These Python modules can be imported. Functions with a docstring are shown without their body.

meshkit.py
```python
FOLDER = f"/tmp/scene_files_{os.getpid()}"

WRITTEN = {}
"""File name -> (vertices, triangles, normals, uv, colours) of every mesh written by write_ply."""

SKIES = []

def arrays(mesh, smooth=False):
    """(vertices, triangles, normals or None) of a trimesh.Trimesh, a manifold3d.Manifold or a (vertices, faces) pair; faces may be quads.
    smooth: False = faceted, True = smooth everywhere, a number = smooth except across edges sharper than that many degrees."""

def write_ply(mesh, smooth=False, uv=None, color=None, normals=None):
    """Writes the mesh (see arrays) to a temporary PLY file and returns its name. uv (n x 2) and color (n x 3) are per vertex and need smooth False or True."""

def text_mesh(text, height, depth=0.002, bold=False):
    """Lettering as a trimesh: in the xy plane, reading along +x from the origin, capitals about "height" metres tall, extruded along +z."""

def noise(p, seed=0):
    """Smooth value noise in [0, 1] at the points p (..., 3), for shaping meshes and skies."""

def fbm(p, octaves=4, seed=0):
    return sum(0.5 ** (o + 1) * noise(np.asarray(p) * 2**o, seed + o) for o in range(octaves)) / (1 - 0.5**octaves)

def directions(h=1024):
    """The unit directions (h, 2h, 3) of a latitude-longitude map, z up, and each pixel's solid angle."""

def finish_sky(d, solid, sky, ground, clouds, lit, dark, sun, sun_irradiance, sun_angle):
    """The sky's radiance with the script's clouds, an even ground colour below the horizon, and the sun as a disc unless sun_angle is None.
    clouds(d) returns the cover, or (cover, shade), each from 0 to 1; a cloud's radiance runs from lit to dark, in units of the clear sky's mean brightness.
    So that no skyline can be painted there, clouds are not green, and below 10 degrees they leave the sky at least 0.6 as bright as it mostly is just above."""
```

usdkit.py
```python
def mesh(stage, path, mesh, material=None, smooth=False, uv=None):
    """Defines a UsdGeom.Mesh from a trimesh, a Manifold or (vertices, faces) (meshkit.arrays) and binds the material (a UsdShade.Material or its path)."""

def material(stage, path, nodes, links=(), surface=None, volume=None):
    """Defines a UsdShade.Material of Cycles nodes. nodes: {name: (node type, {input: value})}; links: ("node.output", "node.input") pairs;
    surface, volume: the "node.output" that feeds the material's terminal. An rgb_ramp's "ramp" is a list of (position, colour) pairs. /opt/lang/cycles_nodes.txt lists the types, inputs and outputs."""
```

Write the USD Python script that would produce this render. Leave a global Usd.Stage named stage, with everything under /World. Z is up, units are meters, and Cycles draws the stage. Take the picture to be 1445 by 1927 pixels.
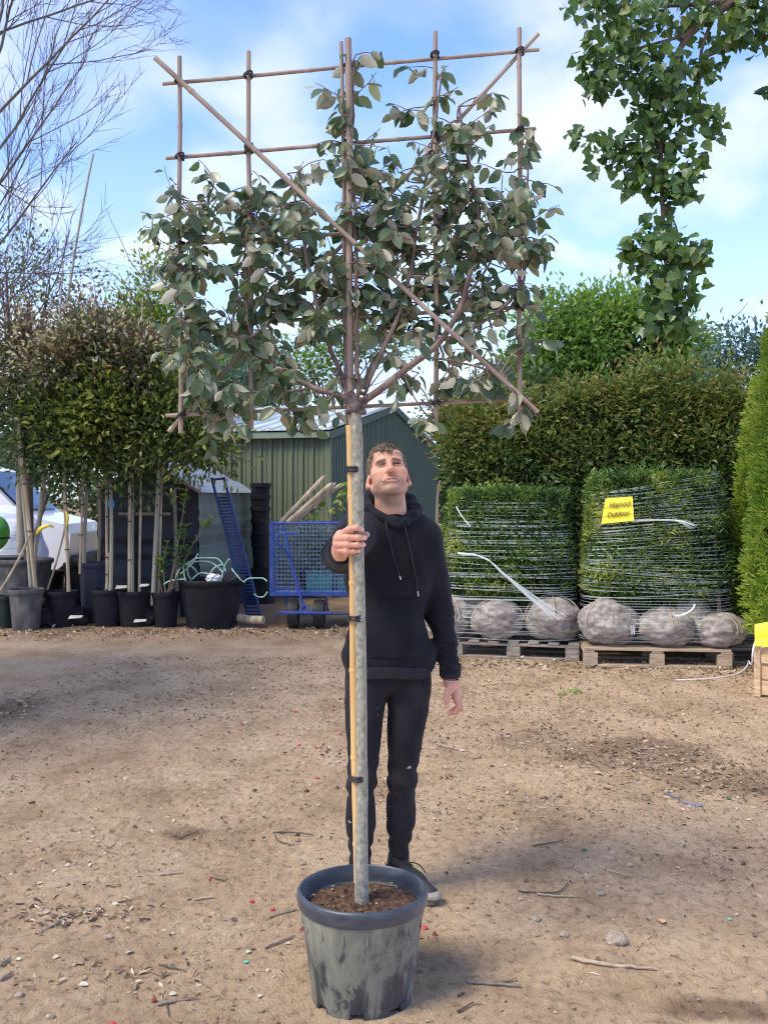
import math, numpy as np, trimesh, usdkit, meshkit
from scipy.spatial import cKDTree
from pxr import Usd, UsdGeom, UsdLux, UsdShade, Sdf, Gf, Vt

# ------------------------------------------------------------------ camera, sky, sun, exposure
stage = Usd.Stage.CreateInMemory()
UsdGeom.SetStageUpAxis(stage, 'Z')
UsdGeom.SetStageMetersPerUnit(stage, 1.0)
UsdGeom.Xform.Define(stage, '/World')
UsdGeom.Scope.Define(stage, '/World/Looks')
FL, CX, HY, CAMZ = 1900.0, 722.5, 930.0, 1.55
cam = UsdGeom.Camera.Define(stage, '/World/camera')
cam.AddTranslateOp().Set((0, 0, CAMZ))
cam.AddRotateXOp().Set(90.0)
cam.CreateHorizontalApertureAttr(36.0)
cam.CreateFocalLengthAttr(36.0 * FL / 1445)
cam.CreateVerticalApertureOffsetAttr(-(963.5 - HY) / 1445 * 36.0)
cam.CreateFStopAttr(14.0)
cam.CreateFocusDistanceAttr(3.4)
cam.CreateExposureAttr(1.36)

SUN = np.array([-0.66, -0.46, 1.05]); SUN /= np.linalg.norm(SUN)
sun = UsdLux.DistantLight.Define(stage, '/World/sun')
sun.CreateNormalizeAttr(True) if hasattr(sun, 'CreateNormalizeAttr') else None
sun.CreateIntensityAttr(0.46)
sun.CreateAngleAttr(22.0)
sun.CreateColorAttr(Gf.Vec3f(1.0, 0.89, 0.71))
yaw = math.degrees(math.atan2(SUN[0], -SUN[1]))
sun.AddRotateZOp().Set(yaw)
sun.AddRotateXOp().Set(math.degrees(math.acos(SUN[2])))

sky = UsdLux.DomeLight.Define(stage, '/World/sky')
sky.CreateIntensityAttr(1.0)
skym = usdkit.material(stage, '/World/Looks/sky_and_clouds', {
    'tc': ('texture_coordinate', {}),
    'sep': ('separate_xyz', {}),
    'zc': ('math', {'math_type': 'maximum', 'value2': 0.0}),
    'za': ('math', {'math_type': 'add', 'value2': 0.22}),
    'dx': ('math', {'math_type': 'divide'}),
    'dy': ('math', {'math_type': 'divide'}),
    'com': ('combine_xyz', {'z': 0.0}),
    'map': ('mapping', {'location': (3.1, 1.7, 0.0), 'scale': (1.0, 0.8, 1.0)}),
    'n1': ('noise_texture', {'scale': 3.4, 'detail': 6.0, 'roughness': 0.46, 'distortion': 0.35}),
    'ramp': ('rgb_ramp', {'ramp': [(0.0, (0.0,) * 3), (0.36, (0.08,) * 3), (0.47, (0.26,) * 3), (0.58, (0.60,) * 3), (0.76, (0.96,) * 3), (1.0, (1.0,) * 3)]}),
    'hz': ('map_range', {'from_min': 0.0, 'from_max': 0.40, 'to_min': 0.75, 'to_max': 0.0, 'clamp': True}),
    'mx': ('math', {'math_type': 'maximum', 'use_clamp': True}),
    'sky': ('sky_texture', {'sky_type': 'single_scattering', 'sun_disc': False, 'sun_elevation': float(math.asin(SUN[2])),
                            'sun_rotation': float(math.atan2(SUN[0], SUN[1])), 'air_density': 1.0, 'aerosol_density': 0.6, 'ozone_density': 1.6}),
    'blue': ('mix_color', {'blend_type': 'multiply', 'fac': 1.0, 'b': (.54, .73, 1.20), 'use_clamp': False}),
    'mix': ('mix_color', {'b': (3.2, 3.33, 3.55)}),
    'bg': ('background_shader', {'strength': 0.135}),
}, [('tc.generated', 'sep.vector'), ('sep.z', 'zc.value1'), ('zc.value', 'za.value1'), ('sep.x', 'dx.value1'), ('za.value', 'dx.value2'),
    ('sep.y', 'dy.value1'), ('za.value', 'dy.value2'), ('dx.value', 'com.x'), ('dy.value', 'com.y'), ('com.vector', 'map.vector'),
    ('map.vector', 'n1.vector'), ('n1.fac', 'ramp.fac'), ('ramp.color', 'mx.value1'), ('zc.value', 'hz.value'), ('hz.result', 'mx.value2'),
    ('mx.value', 'mix.fac'), ('sky.color', 'blue.a'), ('blue.result', 'mix.a'), ('mix.result', 'bg.color')], surface='bg.background')
UsdShade.MaterialBindingAPI.Apply(sky.GetPrim()).Bind(skym)
sky.GetPrim().SetCustomDataByKey('kind', 'structure')
sky.GetPrim().SetCustomDataByKey('label', 'bright blue sky with soft broken white clouds')
sky.GetPrim().SetCustomDataByKey('category', 'sky')

# ------------------------------------------------------------------ helpers
rng = np.random.default_rng(7)
A = np.array
def at(px, py, d):
    """the point at depth d metres that the photograph shows at this pixel"""
    return A([(px - CX) / FL * d, d, CAMZ + (HY - py) / FL * d])
def on_ground(px, py, z=0.0):
    d = FL * (CAMZ - z) / (py - HY)
    return A([(px - CX) / FL * d, d, z])
def unit(v):
    v = np.asarray(v, float)
    return v / np.maximum(np.linalg.norm(v, axis=-1, keepdims=True), 1e-9)

taken = {}
def path_for(name, parent=None):
    base = f"{parent.GetPath()}/{name}" if parent else f'/World/{name}'
    k = taken.get(base, -1) + 1
    taken[base] = k
    return base if k == 0 else f'{base}_{k:03d}'
def say(prim, label=None, cat=None, group=None, kind=None):
    for k, v in (('label', label), ('category', cat), ('group', group), ('kind', kind)):
        if v: prim.SetCustomDataByKey(k, v)
    return prim
bases = {}
def thing(name, label, cat, loc=(0, 0, 0), group=None, kind=None):
    x = UsdGeom.Xform.Define(stage, path_for(name))
    x.AddTranslateOp().Set(tuple(map(float, loc)))
    bases[str(x.GetPath())] = np.asarray(loc, float)
    return say(x.GetPrim(), label, cat, group, kind)
def base_of(prim):
    while prim and str(prim.GetPath()) not in bases: prim = prim.GetParent()
    return bases[str(prim.GetPath())] if prim else np.zeros(3)
def put(name, geo, mat, parent=None, smooth=False, tint=None, **tags):
    """one Mesh prim; geo in world coordinates"""
    if isinstance(geo, list): geo = join(geo)
    v, f, n = meshkit.arrays(geo, smooth)
    if parent is not None and parent.IsValid(): v = v - base_of(parent)
    p = path_for(name, parent)
    m = UsdGeom.Mesh.Define(stage, p)
    m.CreatePointsAttr(Vt.Vec3fArray.FromNumpy(np.ascontiguousarray(v, np.float32)))
    m.CreateFaceVertexCountsAttr(Vt.IntArray.FromNumpy(np.full(len(f), 3, np.int32)))
    m.CreateFaceVertexIndicesAttr(Vt.IntArray.FromNumpy(np.ascontiguousarray(f, np.int32).ravel()))
    m.CreateSubdivisionSchemeAttr('none')
    if n is not None:
        m.CreateNormalsAttr(Vt.Vec3fArray.FromNumpy(n.astype(np.float32))); m.SetNormalsInterpolation('vertex')
    if tint is not None:
        t = np.asarray(tint, np.float32)
        api = UsdGeom.PrimvarsAPI(m)
        if t.ndim == 1: api.CreatePrimvar('tint', Sdf.ValueTypeNames.FloatArray, 'vertex').Set(Vt.FloatArray.FromNumpy(t))
        else: api.CreatePrimvar('paint', Sdf.ValueTypeNames.Color3fArray, 'vertex').Set(Vt.Vec3fArray.FromNumpy(t))
    UsdShade.MaterialBindingAPI.Apply(m.GetPrim()).Bind(mat)
    return say(m.GetPrim(), **tags)
def solo(name, geo, mat, label, cat, smooth=False, tint=None, group=None, kind=None):
    return put(name, geo, mat, None, smooth, tint, label=label, cat=cat, group=group, kind=kind)
def copy_of(root, loc, label, rotz=0, scale=1.0, group=None):
    was = root.GetCustomData()
    x = UsdGeom.Xform.Define(stage, path_for(root.GetName()))
    x.GetPrim().GetReferences().AddInternalReference(root.GetPath())
    x.ClearXformOpOrder()
    x.AddTranslateOp().Set(tuple(map(float, loc))); x.AddRotateZOp().Set(float(rotz))
    x.AddScaleOp().Set(tuple(float(s) for s in np.broadcast_to(scale, 3)))
    x.GetPrim().SetInstanceable(True)
    bases[str(x.GetPath())] = np.asarray(loc, float)
    return say(x.GetPrim(), label, was['category'], group or was.get('group'))
def join(parts):
    vs, fs, n = [], [], 0
    for g in parts:
        v, f, _ = meshkit.arrays(g)
        vs.append(v); fs.append(f + n); n += len(v)
    return np.vstack(vs), np.vstack(fs)
def shift(g, d):
    v, f, _ = meshkit.arrays(g)
    return v + np.asarray(d), f
def box(lo, hi, ch=0.0, frame=None, origin=(0, 0, 0)):
    """box between two corners, chamfered by ch, turned by the 3x3 frame (rows: axes)"""
    lo, hi = np.asarray(lo, float), np.asarray(hi, float)
    c, h = (lo + hi) / 2, (hi - lo) / 2
    pts = []
    if ch <= 0:
        g = trimesh.creation.box(h * 2)
        v, f = np.array(g.vertices), np.array(g.faces)
    else:
        ch = min(ch, h.min() * .9)
        for s in np.ndindex(2, 2, 2):
            s = A(s) * 2 - 1
            for k in range(3):
                q = h - ch; q[k] = h[k]
                pts.append(s * q)
        g = trimesh.convex.convex_hull(A(pts))
        v, f = np.array(g.vertices), np.array(g.faces)
    v = v + c
    if frame is not None: v = v @ np.asarray(frame)
    return v + np.asarray(origin), f
def turn(deg):
    a = math.radians(deg)
    return A([[math.cos(a), math.sin(a), 0], [-math.sin(a), math.cos(a), 0], [0, 0, 1]])
def spline(pts, n):
    pts = np.asarray(pts, float)
    if len(pts) < 3:
        t = np.linspace(0, 1, n)[:, None]
        return pts[0] * (1 - t) + pts[-1] * t
    from scipy.interpolate import CubicSpline, PchipInterpolator
    s = np.r_[0, np.cumsum(np.linalg.norm(np.diff(pts, axis=0), axis=1))]
    return PchipInterpolator(s, pts)(np.linspace(0, s[-1], n))
def tube(pts, r, sides=6, caps=True):
    p = np.asarray(pts, float); n = len(p)
    r = np.broadcast_to(np.asarray(r, float), (n,)) if np.ndim(r) == 0 else np.interp(np.linspace(0, 1, n), np.linspace(0, 1, len(r)), r)
    t = unit(np.gradient(p, axis=0))
    a = np.zeros_like(p)
    ref = A([1.0, 0, 0]) if abs(t[0][0]) < .8 else A([0, 1.0, 0])
    for i in range(n):
        ref = ref - t[i] * (ref @ t[i]); ref = unit(ref); a[i] = ref
    b = np.cross(t, a)
    g = np.arange(sides) * 2 * np.pi / sides
    v = p[:, None] + r[:, None, None] * (np.cos(g)[None, :, None] * a[:, None] + np.sin(g)[None, :, None] * b[:, None])
    i, j = np.meshgrid(np.arange(n - 1), np.arange(sides), indexing='ij')
    q = np.stack([i * sides + j, i * sides + (j + 1) % sides, (i + 1) * sides + (j + 1) % sides, (i + 1) * sides + j], -1).reshape(-1, 4)
    f = np.vstack([q[:, [0, 1, 2]], q[:, [0, 2, 3]]])
    v = v.reshape(-1, 3)
    if caps:
        k = len(v)
        v = np.vstack([v, p[0], p[-1]])
        j = np.arange(sides); e = (n - 1) * sides
        f = np.vstack([f, np.stack([np.full(sides, k), (j + 1) % sides, j], 1), np.stack([np.full(sides, k + 1), e + j, e + (j + 1) % sides], 1)])
    return v, f
def lathe(profile, sides=48, origin=(0, 0, 0), close=False, wob=None):
    """profile: (radius, height) pairs; closed on itself if close"""
    pr = np.asarray(profile, float); n = len(pr)
    g = np.arange(sides) * 2 * np.pi / sides
    v = np.stack([pr[:, :1] * np.cos(g), pr[:, :1] * np.sin(g), np.repeat(pr[:, 1:], sides, 1)], -1)
    m = n if close else n - 1
    i, j = np.meshgrid(np.arange(m), np.arange(sides), indexing='ij')
    i2 = (i + 1) % n
    q = np.stack([i * sides + j, i * sides + (j + 1) % sides, i2 * sides + (j + 1) % sides, i2 * sides + j], -1).reshape(-1, 4)
    return v.reshape(-1, 3) + np.asarray(origin), np.vstack([q[:, [0, 1, 2]], q[:, [0, 2, 3]]])
def ball(c, r, sub=2, lump=0.0, freq=3.0, seed=0):
    g = trimesh.creation.icosphere(sub)
    v = np.array(g.vertices)
    if lump: v = v * (1 + lump * (meshkit.fbm(v * freq + 11.3 + seed, 3, seed) - .5) * 2)[:, None]
    return v * np.asarray(r, float) + np.asarray(c), np.array(g.faces)

# leaves: many at once. templates hold (along, across, up) and triangles
DIAMOND = (A([(0, 0, 0), (.45, .5, .12), (1, 0, -.05), (.45, -.5, .12)], float), A([(0, 1, 2), (0, 2, 3)]))
NEEDLE = (A([(0, .25, 0), (0, -.25, 0), (.6, .5, .1), (.6, -.5, .1), (1, 0, -.1)], float), A([(0, 1, 2), (1, 3, 2), (2, 3, 4)]))
def _oval():
    us = A([0, .18, .45, .75, 1.0]); hw = A([.0, .36, .5, .36, 0])
    v, f = [], []
    for u, w in zip(us, hw):
        droop = -.16 * u * u
        v += [(u, -w, .10 * (w / .5) + droop), (u, 0, droop), (u, w, .13 * (w / .5) + droop)]
    for k in range(4):
        a, b = 3 * k, 3 * k + 3
        for q in ((a, a + 1, b + 1, b), (a + 1, a + 2, b + 2, b + 1)):
            f += [(q[0], q[2], q[1]), (q[0], q[3], q[2])]
    return A(v, float), A(f)
OVAL = _oval()
def _lobed():
    o = [(0, 0), (-.05, .22), (.12, .52), (.30, .40), (.52, .36), (.70, .18), (1, 0)]
    v = [(u, w, .08 * w - .12 * u * u) for u, w in o] + [(u, -w, .10 * w - .12 * u * u) for u, w in o[1:-1]] + [(.4, 0, -.06)]
    n = len(v) - 1
    ring = list(range(7)) + list(range(11, 6, -1))
    f = [(n, ring[(k + 1) % 12], ring[k]) for k in range(12)]
    return A(v, float), A(f)
LOBED = _lobed()
def leaves(pos, axis, up, L, Wd, template=DIAMOND, tint=None):
    """(vertices, faces, tint per vertex)"""
    tv, tf = template
    n = len(pos)
    L = np.broadcast_to(L, (n,)); Wd = np.broadcast_to(Wd, (n,))
    ax = unit(axis); side = unit(np.cross(up, ax)); nn = np.cross(ax, side)
    v = (pos[:, None] + (tv[None, :, 0] * L[:, None])[..., None] * ax[:, None] + (tv[None, :, 1] * Wd[:, None])[..., None] * side[:, None]
         + (tv[None, :, 2] * L[:, None])[..., None] * nn[:, None])
    f = tf[None] + (np.arange(n) * len(tv))[:, None, None]
    t = None if tint is None else np.repeat(tint, len(tv))
    return v.reshape(-1, 3), f.reshape(-1, 3), t
def rand_dirs(n, r=rng):
    return unit(r.normal(size=(n, 3)))

# signed distances and a mesher (surface nets)
class Field:
    def __init__(s, lo, hi, h):
        s.o, s.h = np.asarray(lo, float), h
        n = np.ceil((np.asarray(hi) - s.o) / h).astype(int) + 1
        ax = [s.o[k] + h * np.arange(n[k]) for k in range(3)]
        s.p = np.stack(np.meshgrid(*ax, indexing='ij'), -1).astype(np.float32)
        s.f = np.full(n, 1e3, np.float32)
    def blank(s):
        t = object.__new__(Field); t.o, t.h, t.p = s.o, s.h, s.p
        t.f = np.full(s.f.shape, 1e3, np.float32); return t
    def add(s, d, k=.01):
        if k <= 0: s.f = np.minimum(s.f, d); return s
        hh = np.clip(.5 + .5 * (s.f - d) / k, 0, 1)
        s.f = s.f * (1 - hh) + d * hh - k * hh * (1 - hh); return s
    def cut(s, d, k=.005):
        hh = np.clip(.5 - .5 * (s.f + d) / k, 0, 1)
        s.f = s.f * (1 - hh) - d * hh + k * hh * (1 - hh); return s
    def cone(s, a, b, ra, rb=None, squash=None):
        rb = ra if rb is None else rb
        a, b = np.asarray(a, np.float32), np.asarray(b, np.float32)
        ab = b - a
        t = np.clip(((s.p - a) @ ab) / max(float(ab @ ab), 1e-9), 0, 1)
        q = s.p - a - t[..., None] * ab
        if squash is not None: q = q / np.asarray(squash, np.float32)
        return np.linalg.norm(q, axis=-1) - (ra + (rb - ra) * t)
    def ell(s, c, r, R=None):
        r = np.asarray(r, np.float32)
        q = s.p - np.asarray(c, np.float32)
        if R is not None: q = q @ np.asarray(R, np.float32)
        k0 = np.linalg.norm(q / r, axis=-1); k1 = np.linalg.norm(q / (r * r), axis=-1)
        return k0 * (k0 - 1) / np.maximum(k1, 1e-9)
    def mesh(s):
        f, h = s.f, s.h
        n = A(f.shape)
        sg = f < 0
        cnt = np.zeros(n - 1, np.int8)
        for c in np.ndindex(2, 2, 2):
            cnt += sg[c[0]:n[0] - 1 + c[0], c[1]:n[1] - 1 + c[1], c[2]:n[2] - 1 + c[2]]
        act = np.argwhere((cnt > 0) & (cnt < 8))
        idx = np.full(n - 1, -1, np.int64); idx[tuple(act.T)] = np.arange(len(act))
        cs = list(np.ndindex(2, 2, 2))
        val = np.stack([f[act[:, 0] + c[0], act[:, 1] + c[1], act[:, 2] + c[2]] for c in cs], 1)
        acc = np.zeros((len(act), 3)); num = np.zeros(len(act))
        for i, a in enumerate(cs):
            for j, b in enumerate(cs):
                if j > i and sum(x != y for x, y in zip(a, b)) == 1:
                    x = (val[:, i] < 0) != (val[:, j] < 0)
                    t = np.where(x, val[:, i] / np.where(x, val[:, i] - val[:, j], 1), 0)
                    acc += np.where(x[:, None], A(a) + t[:, None] * (A(b) - A(a)), 0); num += x
        v = s.o + (act + acc / num[:, None]) * h
        F = []
        for k in range(3):
            u, w = (k + 1) % 3, (k + 2) % 3
            s0 = [slice(None)] * 3; s1 = [slice(None)] * 3
            s0[k] = slice(0, n[k] - 1); s1[k] = slice(1, n[k])
            d = sg[tuple(s0)].astype(np.int8) - sg[tuple(s1)].astype(np.int8)
            e = np.argwhere(d != 0)
            e = e[(e[:, u] > 0) & (e[:, w] > 0) & (e[:, u] < n[u] - 1) & (e[:, w] < n[w] - 1)]
            sign = d[tuple(e.T)]
            def cell(du, dw):
                c = e.copy(); c[:, u] += du; c[:, w] += dw
                return idx[tuple(c.T)]
            q = np.stack([cell(-1, -1), cell(0, -1), cell(0, 0), cell(-1, 0)], 1)
            q[sign < 0] = q[sign < 0][:, ::-1]
            F.append(q)
        q = np.vstack(F)
        return v, np.vstack([q[:, [0, 1, 2]], q[:, [0, 2, 3]]])

# ------------------------------------------------------------------ materials
def pm(name, stops, scale=5.0, rough=0.7, stretch=(1, 1, 1), bump=0.0, bscale=None, detail=5.0, spec=0.4, metal=0.0, coat=0.0, nrough=.55, sheen=0.0, bdist=.01):
    """principled with a noise-driven colour and relief, in world space"""
    if isinstance(stops[0], float): stops = [(0., stops), (1., stops)]
    nodes = {'g': ('geometry', {}), 'm': ('mapping', {'scale': stretch}), 'n': ('noise_texture', {'scale': scale, 'detail': detail, 'roughness': nrough}),
             'r': ('rgb_ramp', {'ramp': stops}), 'p': ('principled_bsdf', {'roughness': rough, 'specular_ior_level': spec, 'metallic': metal, 'coat_weight': coat, 'sheen_weight': sheen})}
    links = [('g.position', 'm.vector'), ('m.vector', 'n.vector'), ('n.fac', 'r.fac'), ('r.color', 'p.base_color')]
    if bump:
        nodes['bn'] = ('noise_texture', {'scale': bscale or scale * 4, 'detail': 6.0, 'roughness': .6})
        nodes['b'] = ('bump', {'strength': bump, 'distance': bdist})
        links += [('m.vector', 'bn.vector'), ('bn.fac', 'b.height'), ('b.normal', 'p.normal')]
    return usdkit.material(stage, '/World/Looks/' + name, nodes, links, surface='p.BSDF')
def leaf_look(name, stops, back=None, trans=.28, rough=.45, spec=.4, trcol=1.5, per_object=False):
    """leaf: colour by the tint of each leaf, paler below if back is given, some light through it"""
    nodes = {'a': ('attribute', {'attribute': 'tint'}), 'r': ('rgb_ramp', {'ramp': stops}),
             'p': ('principled_bsdf', {'roughness': rough, 'specular_ior_level': spec}), 't': ('translucent_bsdf', {}),
             'tc': ('mix_color', {'blend_type': 'multiply', 'fac': 1.0, 'b': (trcol, trcol * 1.1, trcol * .55), 'use_clamp': False}),
             'x': ('mix_closure', {'fac': trans})}
    links = [('a.fac', 'r.fac'), ('p.BSDF', 'x.closure1'), ('t.BSDF', 'x.closure2')]
    src = 'r.color'
    if back is not None:
        nodes |= {'g': ('geometry', {}), 'rb': ('rgb_ramp', {'ramp': back}), 'bm': ('mix_color', {})}
        links += [('a.fac', 'rb.fac'), ('g.backfacing', 'bm.fac'), ('r.color', 'bm.a'), ('rb.color', 'bm.b')]
        src = 'bm.result'
    links += [(src, 'p.base_color'), ('r.color', 'tc.a'), ('tc.result', 't.color')]
    return usdkit.material(stage, '/World/Looks/' + name, nodes, links, surface='x.closure')
def painted(name, rough=.6, spec=.35, sss=0.0, bump=0.0, bscale=60.):
    nodes = {'a': ('attribute', {'attribute': 'paint'}), 'p': ('principled_bsdf', {'roughness': rough, 'specular_ior_level': spec, 'subsurface_weight': sss, 'subsurface_radius': (1, .35, .2), 'subsurface_scale': .006})}
    links = [('a.color', 'p.base_color')]
    if bump:
        nodes |= {'n': ('noise_texture', {'scale': bscale, 'detail': 4.}), 'g': ('geometry', {}), 'b': ('bump', {'strength': bump, 'distance': .004})}
        links += [('g.position', 'n.vector'), ('n.fac', 'b.height'), ('b.normal', 'p.normal')]
    return usdkit.material(stage, '/World/Looks/' + name, nodes, links, surface='p.BSDF')

# ------------------------------------------------------------------ ground: one sheet out to the horizon
def spread(fine_lo, fine_hi, step, far_lo, far_hi):
    a = np.arange(fine_lo, fine_hi + 1e-6, step)
    lo, hi = [fine_lo], [fine_hi]
    s = step
    while lo[-1] > far_lo: s *= 1.35; lo.append(lo[-1] - s)
    s = step
    while hi[-1] < far_hi: s *= 1.35; hi.append(hi[-1] + s)
    return np.r_[lo[:0:-1], a, hi[1:]]
def ground_height(x, y):
    p = np.stack([x, y, np.zeros_like(x)], -1)
    h = (meshkit.fbm(p * 1.3 + 5, 3, 2) - .5) * .035
    h += (meshkit.fbm(p * 7 + 9, 3, 4) - .5) * .016
    lump = meshkit.fbm(p * 26 + 3, 2, 8)
    h += np.clip(lump - .55, 0, 1) * .035
    crumb = meshkit.noise(p * 47 + 1.7, 9) * meshkit.noise(p * 19 + 4.1, 11)
    h += np.clip(crumb - .42, 0, 1) * .030
    wheel = np.abs(((x * .92 + y * .25) - .9 + .12 * np.sin(y * 1.1)) % 1.75 - .87)      # worn wheel tracks
    h -= .010 * np.clip(1 - np.abs(wheel - .2) / .13, 0, 1) * np.clip((y - 4) / 1.5, 0, 1)
    keep = np.clip(np.hypot(x + .06, y - 3.13) / .6 - .35, 0, 1) * np.clip(np.hypot(x - .05, y - 3.88) / .6 - .3, 0, 1)
    h *= .25 + .75 * keep
    back = np.clip((y - 8.2) / 1.5, 0, 1)                       # the yard is level where pots and pallets stand
    return h * (1 - .75 * back)
gx, gy = spread(-2.5, 3.5, .0155, -160, 160), spread(2.5, 9.6, .0165, -60, 260)
GX, GY = np.meshgrid(gx, gy, indexing='ij')
GZ = ground_height(GX, GY)
gi, gj = np.meshgrid(np.arange(len(gx) - 1), np.arange(len(gy) - 1), indexing='ij')
k = gi * len(gy) + gj
gf = np.stack([k, k + len(gy), k + len(gy) + 1, k + 1], -1).reshape(-1, 4)
gv = np.stack([GX, GY, GZ], -1).reshape(-1, 3)
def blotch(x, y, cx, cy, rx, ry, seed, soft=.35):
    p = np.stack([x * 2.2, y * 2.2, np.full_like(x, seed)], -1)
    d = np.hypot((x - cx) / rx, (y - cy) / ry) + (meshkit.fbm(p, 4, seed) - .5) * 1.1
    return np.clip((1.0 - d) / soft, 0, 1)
damp_and_shade = np.zeros(len(gv))  # one mask for damp stains and for shade painted on the soil
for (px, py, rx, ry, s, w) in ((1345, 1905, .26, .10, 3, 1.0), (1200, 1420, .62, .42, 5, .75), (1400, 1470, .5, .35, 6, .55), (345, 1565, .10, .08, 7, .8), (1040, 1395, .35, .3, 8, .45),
                                (20, 1340, .30, .75, 9, .9), (880, 1800, .22, .14, 10, .4), (1300, 1640, .35, .2, 12, .4), (640, 1190, 7.0, .9, 13, .5), (-900, 1150, 6, 3, 14, .6)):  # patch right of the pot and strip along the back are painted shade
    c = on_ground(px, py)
    damp_and_shade = np.maximum(damp_and_shade, w * blotch(gv[:, 0], gv[:, 1], c[0], c[1], rx, ry, s))
damp_and_shade = np.maximum(damp_and_shade * .8, .8 * np.clip((gv[:, 1] - 10.6) / 1.0, 0, 1))  # tree shade painted onto the soil at the back of the yard
gm = usdkit.material(stage, '/World/Looks/bare_soil', {
    'g': ('geometry', {}), 'a': ('attribute', {'attribute': 'tint'}),
    'm': ('mapping', {'scale': (1, .75, 1)}),
    'n1': ('noise_texture', {'scale': 2.1, 'detail': 7., 'roughness': .62}),
    'n2': ('noise_texture', {'scale': 30., 'detail': 7., 'roughness': .72, 'distortion': .4}),
    'n3': ('noise_texture', {'scale': 85., 'detail': 6., 'roughness': .7}),
    'v': ('voronoi_texture', {'scale': 46., 'randomness': 1.0}),
    'r1': ('rgb_ramp', {'ramp': [(.30, (.37, .258, .150)), (.45, (.49, .352, .215)), (.55, (.56, .410, .258)), (.70, (.61, .460, .298))]}),
    'r2': ('rgb_ramp', {'ramp': [(.28, (.32, .29, .27)), (.40, (.76, .73, .70)), (.48, (.98, .97, .96)), (.58, (1.05, 1.04, 1.03)), (.70, (1.35, 1.32, 1.26))]}),
    'r3': ('rgb_ramp', {'ramp': [(.0, (.70, .68, .66)), (.12, (1., 1., 1.)), (1., (1.05, 1.05, 1.05))]}),
    'c1': ('mix_color', {'blend_type': 'multiply', 'fac': 1.0, 'use_clamp': False}),
    'c2': ('mix_color', {'blend_type': 'multiply', 'fac': .8, 'use_clamp': False}),
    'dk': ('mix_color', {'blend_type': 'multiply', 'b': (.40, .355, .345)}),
    'h1': ('math', {'math_type': 'multiply_add', 'value2': .9}),
    'b': ('bump', {'strength': 1.0, 'distance': .03}),
    'p': ('principled_bsdf', {'roughness': .93, 'specular_ior_level': .15, 'diffuse_roughness': .5})},
    [('g.position', 'm.vector'), ('m.vector', 'n1.vector'), ('m.vector', 'n2.vector'), ('g.position', 'n3.vector'), ('m.vector', 'v.vector'),
     ('n1.fac', 'r1.fac'), ('n2.fac', 'r2.fac'), ('v.distance', 'r3.fac'), ('r1.color', 'c1.a'), ('r2.color', 'c1.b'), ('c1.result', 'c2.a'), ('r3.color', 'c2.b'),
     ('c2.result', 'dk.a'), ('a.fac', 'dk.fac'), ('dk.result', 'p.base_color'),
     ('n3.fac', 'h1.value1'), ('n2.fac', 'h1.value3'), ('h1.value', 'b.height'), ('b.normal', 'p.normal')], surface='p.BSDF')
put('ground', (gv, gf), gm, None, True, damp_and_shade, kind='structure', label='bare trodden brown earth of the nursery yard', cat='ground')
def gz(x, y):
    return float(ground_height(A([float(x)]), A([float(y)]))[0])
def rest(px, py, lift=0.0):
    c = on_ground(px, py); c[2] = gz(c[0], c[1]) + lift
    return c

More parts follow.
